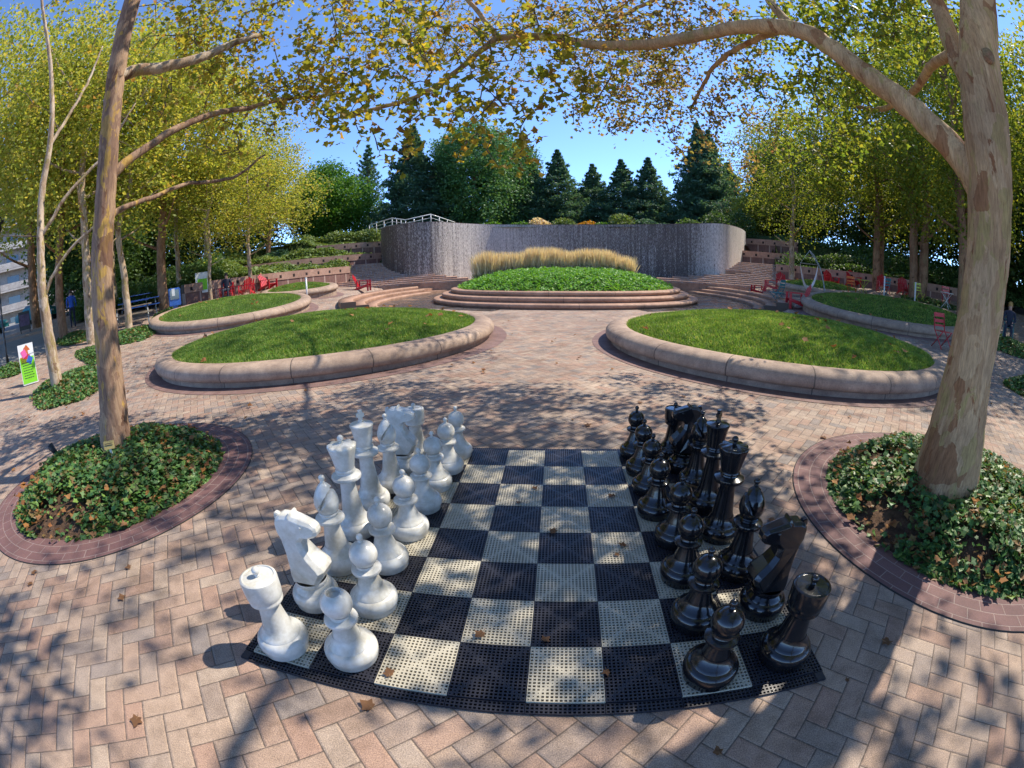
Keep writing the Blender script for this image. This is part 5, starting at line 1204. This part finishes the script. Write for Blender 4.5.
# picnic tables
def picnic(x, y, rz, lab, m):
    t = empty('picnic_table', (x, y, Tz(x, y)), rz, lab, 'table', 'picnic tables')
    b = MB(); 
    for k in range(5): b.box((0, (k - 2) * .15, .74), (1.8, .14, .04))
    b.build('table_top', M[m], t)
    for s in (-1, 1):
        b = MB(); b.box((0, s * .68, .45), (1.8, .26, .04)); b.build('bench', M[m], t)
        b = MB(); b.tube([(s * .7, -.75, 0), (s * .7, -.2, .72)], .03, 6); b.build('leg', M['metal'], t); b = MB(); b.tube([(s * .7, .75, 0), (s * .7, .2, .72)], .03, 6); b.build('leg', M['metal'], t)
        b = MB(); b.tube([(s * .7, -.7, .42), (s * .7, .7, .42)], .02, 6); b.build('brace', M['metal'], t)
picnic(-16.4, 12.4, .9, 'blue picnic table right of the thin pale trunk', 'blue'); picnic(-14.9, 10.7, .9, 'pale wooden picnic table in front of the blue one', 'wood'); picnic(-19.0, 14.0, .7, 'blue picnic table farther back under the trees', 'blue')
# street side things
t = empty('poster_stand', (-24.2, 9.1, Tz(-24.2, 9.1)), math.radians(68), 'dark poster stand on the pale street at the far left', 'sign')
t.scale = (.72, .72, .72)
b = MB(); b.box((0, 0, .85), (1.0, .06, 1.3), bevel=.01); b.build('frame', M['black'], t)
b = MB(); b.box((0, -.035, .9), (.85, .01, .8)); b.build('poster', mat_paint('purple_print', (.16, .10, .18), .5, 0, .3), t)
for s in (-1, 1): b = MB(); b.box((s * .4, 0, .1), (.08, .5, .2)); b.build('foot', M['black'], t)
t = empty('lamp_post', (-15.3, 4.6, Tz(-15.3, 4.6)), 0, 'thin dark lamp post at the far left edge', 'street lamp')
b = MB(); b.tube([(0, 0, 0), (0, 0, .5), (0, 0, 4.3)], [.07, .045, .035], 10); b.build('pole', M['black'], t)
b = MB(); b.lathe([(.001, 4.95), (.2, 4.8), (.24, 4.72), (.1, 4.35), (.04, 4.3)], 12); b.build('lamp_head', M['black'], t)
tag(polar_sheet('road', M['road'], [18.5, 20, 22, 24, 27, 30, 33, 37, 42, 50, 60, 80, 110], math.radians(-96), math.radians(-64.6), 40, lambda x, y: T(x, y) + .006), kind='structure')
def car(x, y, rz, m, lab):
    t = empty('parked_car', (x, y, Tz(x, y)), rz, lab, 'car', 'cars on the street')
    prof = [(-2.15, .35), (-2.2, .75), (-1.95, .95), (-1.35, 1.02), (-.85, 1.42), (.55, 1.45), (1.15, 1.0), (1.95, .86), (2.2, .65), (2.2, .35)]
    n = len(prof); vs = [(px_, s * (.86 if z < 1.1 else .70), z) for s in (-1, 1) for px_, z in prof]
    b = MB(); b.add(vs, [tuple(range(n)), tuple(range(2 * n - 1, n - 1, -1))] + [(i, (i + 1) % n, n + (i + 1) % n, n + i) for i in range(n)]); b.build('body', M[m], t)
    for s in (-1, 1): b = MB(); b.add([(-1.2, s * .80, 1.04), (-.8, s * .745, 1.38), (.5, s * .745, 1.40), (1.0, s * .80, 1.04)], [(0, 1, 2, 3)]); b.build('window', M['glass'], t)
    for sx in (-1.35, 1.35):
        for s in (-1, 1):
            b = MB(); b.tube([(sx, s * .68, .32), (sx, s * .90, .32)], .32, 16); w_ = b.build('wheel', M['rubber'], t)
            b = MB(); b.tube([(sx, s * .89, .32), (sx, s * .912, .32)], .18, 12); b.build('rim', M['metal'], w_)
    for s in (-1, 1): b = MB(); b.box((2.19, s * .6, .68), (.04, .3, .12)); b.build('headlight', M['white'], t)
car(-36, 15.2, .5, 'teal', 'turquoise car on the street, right one'); car(-36, 9.8, .6, 'teal', 'turquoise car at the left edge of the view')
# apartment building far left
t = empty('apartment_building', (-78, 34, 0), math.radians(62), 'white apartment building with long balconies far behind the trees on the left', 'building')
b = MB(); b.box((0, 0, 12), (46, 14, 26)); b.build('wall', M['concrete'], t)
for k in range(8):
    b = MB(); b.box((0, -7.9, 1.6 + 3 * k), (45.6, 1.8, .25)); f = b.build('balcony', M['concrete'], t)
    b = MB(); b.box((0, -8.75, 2.2 + 3 * k), (45.4, .06, .85)); b.build('balustrade', M['concrete'], f)
    for j in range(11): b = MB(); b.box((-20 + 4 * j, -7.03, 2.9 + 3 * k), (2.2, .06, 1.7)); b.build('window', M['glass'], t)
b = MB(); b.box((0, 0, 25.4), (46.8, 14.8, .8)); b.build('roof', M['concrete'], t)

# small things in the left bed
t = empty('plant_label', (-2.50, 1.14, .20), math.radians(38), 'small yellow plant label on a white stake in front of the left trunk', 'plant label')
b = MB(); b.box((0, 0, .06), (.022, .008, .16)); b.build('stake', M['white'], t)
b = MB(); b.box((0, -.007, .17), (.115, .006, .075), rot=Matrix.Rotation(-.35, 3, 'X')); b.build('plate', mat_paint('ochre_plate', (.42, .33, .12), .5, 0), t)
b = MB(); [b.box((0, -.013, .185 - k * .014), (.085, .002, .005), rot=Matrix.Rotation(-.35, 3, 'X')) for k in range(3)]; b.build('printed_lines', M['black'], t)
t = empty('garden_spotlight', (-3.72, 1.02, .05), math.radians(30), 'small black garden spotlight poking out at the left edge of the ivy', 'spotlight')
b = MB(); b.tube([(0, 0, 0), (0, 0, .14)], .012, 8); b.build('stake', M['black'], t)
b = MB(); b.lathe([(.001, -.07), (.028, -.06), (.034, 0), (.045, .07), (.040, .072), (.001, .06)], 16); o = b.build('lamp_head', M['black'], t); o.location = (0, 0, .19); o.rotation_euler = (0, -.6, 0)

# ------------------------------------------------------------------ people (small, far away)
SKIN = mat_paint('skin', (.48, .28, .20), .6, 0, .05)
def person(x, y, rz, seated, shirt, legs_, hair, label):
    t0 = None
    if seated:
        J = {'pel': (0, -.05, .50), 'waist': (0, -.08, .68), 'chest': (0, -.10, .88), 'neck': (0, -.09, 1.04), 'head': (0, -.06, 1.12), 'top': (0, -.06, 1.24)}
        kn = [(s * .12, .38, .52) for s in (-1, 1)]; an = [(s * .13, .42, .10) for s in (-1, 1)]; toe = [(s * .14, .58, .05) for s in (-1, 1)]
        el = [(s * .25, .0, .70) for s in (-1, 1)]; ha = [(s * .12, .24, .62) for s in (-1, 1)]; hip = [(s * .10, .0, .50) for s in (-1, 1)]; sh = [(s * .19, -.10, .97) for s in (-1, 1)]
    else:
        J = {'pel': (0, 0, .92), 'waist': (0, 0, 1.10), 'chest': (0, .01, 1.30), 'neck': (0, .01, 1.47), 'head': (0, .03, 1.56), 'top': (0, .03, 1.68)}
        kn = [(s * .10, .05 * s, .50) for s in (-1, 1)]; an = [(s * .10, .04 - .12 * (s < 0), .09) for s in (-1, 1)]; toe = [(a[0], a[1] + .16, .04) for a in an]
        el = [(s * .25, -.02, 1.15) for s in (-1, 1)]; ha = [(s * .24, .14, .92) for s in (-1, 1)]; hip = [(s * .10, 0, .88) for s in (-1, 1)]; sh = [(s * .19, 0, 1.40) for s in (-1, 1)]
    V = [J['pel'], J['waist'], J['chest'], J['neck'], J['head'], J['top']]; Rr = [.13, .12, .145, .055, .085, .07]; E = [(0, 1), (1, 2), (2, 3), (3, 4), (4, 5)]
    for i in (0, 1):
        k = len(V); V += [hip[i], kn[i], an[i], toe[i]]; Rr += [.085, .06, .045, .035]; E += [(0, k), (k, k + 1), (k + 1, k + 2), (k + 2, k + 3)]
        k = len(V); V += [sh[i], el[i], ha[i]]; Rr += [.06, .042, .03]; E += [(2, k), (k, k + 1), (k + 1, k + 2)]
    me = bpy.data.meshes.new('body'); me.from_pydata(V, E, []); o = bpy.data.objects.new('tmp_body', me); col.objects.link(o)
    md_ = o.modifiers.new('skin', 'SKIN'); 
    for v, r in zip(me.skin_vertices[0].data, Rr): v.radius = (r, r); v.use_root = False
    me.skin_vertices[0].data[0].use_root = True
    s_ = o.modifiers.new('sub', 'SUBSURF'); s_.levels = 2; s_.render_levels = 2
    dg = bpy.context.evaluated_depsgraph_get(); m2 = bpy.data.meshes.new_from_object(o.evaluated_get(dg)); bpy.data.objects.remove(o)
    m2.materials.clear(); [m2.materials.append(m) for m in (SKIN, shirt, legs_)]
    hz = J['neck'][2]; pz = J['pel'][2]
    for p in m2.polygons:
        c = p.center; p.use_smooth = True
        p.material_index = 0 if c.z > hz - .01 or (c - Vector(ha[0])).length < .06 or (c - Vector(ha[1])).length < .06 else (1 if c.z > pz + .02 and (c.y < .12 or not seated) or ((c - Vector(el[0])).length < .15 or (c - Vector(el[1])).length < .15) else 2)
    t = bpy.data.objects.new('person', m2); col.objects.link(t); m2.name = 'person'
    t.location = (x, y, Tz(x, y)); t.rotation_euler = (0, 0, rz); tag(t, label, 'person')
    b = MB(); h = J['top']; b.lathe([(.001, .085), (.06, .07), (.092, .02), (.096, -.04), (.085, -.10)], 12, (h[0], h[1] - .022, h[2])); b.build('hair', hair, t)
    return t
HB_ = mat_paint('dark_hair', (.04, .025, .02), .7, 0); HG = mat_paint('fair_hair', (.45, .26, .08), .7, 0)
DK = mat_paint('dark_cloth', (.03, .035, .06), .9, 0); BLc = mat_paint('blue_cloth', (.04, .12, .50), .9, 0); PPc = mat_paint('purple_cloth', (.30, .06, .28), .9, 0)
person(-13.7, 15.8, math.radians(-150), True, DK, DK, HB_, 'person in dark clothes sitting in a red chair before the left curved wall')
person(-19.6, 10.1, 1.0, False, BLc, DK, HB_, 'person in a blue top standing on the pavement under the left trees')
person(-17.3, 7.5, -.8, False, PPc, PPc, HB_, 'person in purple walking behind the slender forked tree')
person(16.6, 8.2, math.radians(120), True, DK, DK, HG, 'fair haired person in dark blue seated at the right edge')

# ------------------------------------------------------------------ fallen leaves near the camera
FL = [((.61, -.11), 'orange leaf on the pavers touching the front left edge of the board', .085, 0), ((.65, .06), 'brown curled leaf on the nearest cream tile by the open-topped white pawn', .055, 1), ((.98, .35), 'olive leaf on the cream tile of the second row from the front', .06, 1),
 ((1.26, .34), 'pale brown leaf on a dark tile just above the middle front cream tile', .055, 1), ((1.51, .15), 'small brown leaf at the right side of the middle front cream tile', .045, 1), ((1.67, 1.06), 'orange brown leaf in the middle of the board, larger of a pair', .06, 1), ((1.63, .97), 'tiny brown leaf below the orange brown one in the middle of the board', .04, 1),
 ((1.28, 1.20), 'flat tan leaf on a dark tile in the centre of the board', .06, 1), ((1.15, 1.74), 'tan leaf on a cream tile in the far half of the board', .05, 1), ((1.05, 1.53), 'dark brown leaf at a tile edge in the far half of the board', .045, 1), ((1.67, 1.62), 'brown leaf on the far right cream tile before the black pawns', .06, 1),
 ((-.31, -.62), 'orange leaf alone on the pavers at the lower left', .075, 0), ((-1.24, .23), 'orange leaf on the pavers close under the left ring of dark bricks', .07, 0), ((-1.04, -.02), 'bright orange leaf on the pavers halfway between left ring and white rook', .07, 0), ((-2.01, -.24), 'dark brown leaf at the left border of the view, upper of two', .07, 0), ((-1.91, -.34), 'dark brown leaf at the left border of the view, lower of two', .07, 0),
 ((2.87, .05), 'brown leaf on the pavers right of the near black rook', .07, 0), ((1.60, 3.04), 'orange leaf on the paving beyond the board, before the black pieces', .09, 0), ((1.46, 3.2), 'small leaf just left of the orange one beyond the board', .05, 0), ((3.97, 2.59), 'red brown leaf at the upper end of the right brick ring', .09, 0), ((2.7, 1.25), 'orange leaf beside the black knight, on the pavers', .07, 0),
 ((2.82, 3.99), 'brown leaf on the paving behind the black king', .08, 0), ((2.24, 3.76), 'brown leaf on the paving beyond the far black rook', .08, 0), ((1.89, -.28), 'small brown leaf at the bottom of the view, right of centre', .045, 0), ((2.55, -.09), 'tiny yellow leaf on the pavers right of the board corner', .035, 0), ((2.95, 3.05), 'dark leaf on the paving right of the black pieces', .07, 0)]
for k, ((x, y), lab, sz, onb) in enumerate(FL):
    r_ = random.Random(k + 90); V = []; n = len(LOBED); a = r_.uniform(0, 6)
    cen = (0, 0, .010)
    for q in LOBED * sz * (.95 if k % 3 else .8): V.append((q[0] * math.cos(a) - q[1] * math.sin(a), q[0] * math.sin(a) + q[1] * math.cos(a), .002 + r_.uniform(0, .028) * (abs(q[0]) + abs(q[1])) / sz))
    V.append(cen); b = MB(); b.add(V, [(i, (i + 1) % n, n) for i in range(n)], smooth=True)
    dn = Vector((.1, .05, 0)); 
    o = b.build('fallen_leaf', M['litter']); o.location = (x, y, .024 if onb else .004); tag(o, lab, 'leaf', 'fallen leaves round the board')
    st = MB(); e = Vector(V[0]); st.tube([cen, e * .8 + Vector((0, 0, .004)), e * 1.9 + Vector((0, 0, .006))], .0012, 4); st.build('stem', M['bark_dark'], o)
# many more scattered farther off
rg = np.random.default_rng(77); n = 620; x = rg.uniform(-12, 12, n); y = rg.uniform(-1, 13, n)
k = (np.hypot(x + 3.94, y - 8.13) > 4.3) & (np.hypot(x - 6.08, y - 7.49) > 4.1) & ((np.abs(x - 1.2) > 3.2) | (y > 5)) & (np.hypot(x - BED_L[0], y - BED_L[1]) > 1.6) & (np.hypot(x - BED_R[0], y - BED_R[1]) > 1.6)
clus = (np.sin(x * 1.3) * np.cos(y * .9) > -.2); k &= clus
x, y = x[k], y[k]
tag(link('leaf_litter', leaf_mesh('leaf_litter', np.stack([x, y, T(x, y) + .022], 1), rg.uniform(.03, .085, len(x)), LOBED, 2.0, .25, rg), M['litter']), kind='stuff')

# ------------------------------------------------------------------ light, sky, camera
SUN_AZ, SUN_EL = 59.4, 50.0           # clockwise from +Y
a, e = math.radians(SUN_AZ), math.radians(SUN_EL)
sd = Vector((math.sin(a) * math.cos(e), math.cos(a) * math.cos(e), math.sin(e)))
sl = bpy.data.lights.new('sun', 'SUN'); sl.energy = 2.4; sl.angle = math.radians(.53); sl.color = (1.0, .91, .77)
so = bpy.data.objects.new('sun', sl); col.objects.link(so); so.rotation_euler = sd.to_track_quat('Z', 'Y').to_euler(); so.location = (20, 12, 30)
w = bpy.data.worlds.new('World'); sc.world = w; w.use_nodes = True; nt = w.node_tree; nt.nodes.clear()
sky = nt.nodes.new('ShaderNodeTexSky'); sky.sky_type = 'NISHITA'; sky.sun_disc = False; sky.sun_elevation = e; sky.sun_rotation = a
sky.altitude = 4500; sky.air_density = .85; sky.dust_density = .0; sky.ozone_density = 6.0
bg = nt.nodes.new('ShaderNodeBackground'); bg.inputs['Strength'].default_value = .15
wo = nt.nodes.new('ShaderNodeOutputWorld'); nt.links.new(sky.outputs[0], bg.inputs[0]); nt.links.new(bg.outputs[0], wo.inputs[0])

cd = bpy.data.cameras.new('camera'); cam = bpy.data.objects.new('camera', cd); col.objects.link(cam); sc.camera = cam
pitch, roll, yaw = .2661, -.0228, .099
s_, c_ = math.sin(yaw), math.cos(yaw); sp, cp = math.sin(pitch), math.cos(pitch); sr, cr = math.sin(roll), math.cos(roll)
Fv = Vector((-s_ * cp, c_ * cp, -sp)); R0 = Vector((c_, s_, 0)); U0 = Vector((-sp * s_, sp * c_, cp))
Rv = cr * R0 + sr * U0; Uv = -sr * R0 + cr * U0
m = Matrix(((Rv.x, Uv.x, -Fv.x, CAM[0]), (Rv.y, Uv.y, -Fv.y, CAM[1]), (Rv.z, Uv.z, -Fv.z, CAM[2]), (0, 0, 0, 1)))
cam.matrix_world = m
cd.type = 'PANO'; cd.sensor_fit = 'HORIZONTAL'; cd.sensor_width = 36; cd.sensor_height = 27
cd.panorama_type = 'FISHEYE_LENS_POLYNOMIAL'
fm = 448.4844 * 36 / 1024
cd.fisheye_fov = PI
cd.fisheye_polynomial_k0 = 0; cd.fisheye_polynomial_k1 = -1 / fm; cd.fisheye_polynomial_k2 = 0; cd.fisheye_polynomial_k3 = -.0158 / fm ** 3; cd.fisheye_polynomial_k4 = 0
cd.clip_start = .02; cd.clip_end = 2000
sc.render.engine = 'CYCLES'
sc.cycles.use_denoising = True
sc.cycles.max_bounces = 6; sc.cycles.diffuse_bounces = 3; sc.cycles.glossy_bounces = 3; sc.cycles.transmission_bounces = 4; sc.cycles.transparent_max_bounces = 8
sc.view_settings.view_transform = 'Standard'; sc.view_settings.look = 'None'; sc.view_settings.gamma = 1.0; sc.view_settings.use_curve_mapping = False
sc.view_settings.exposure = 1.6
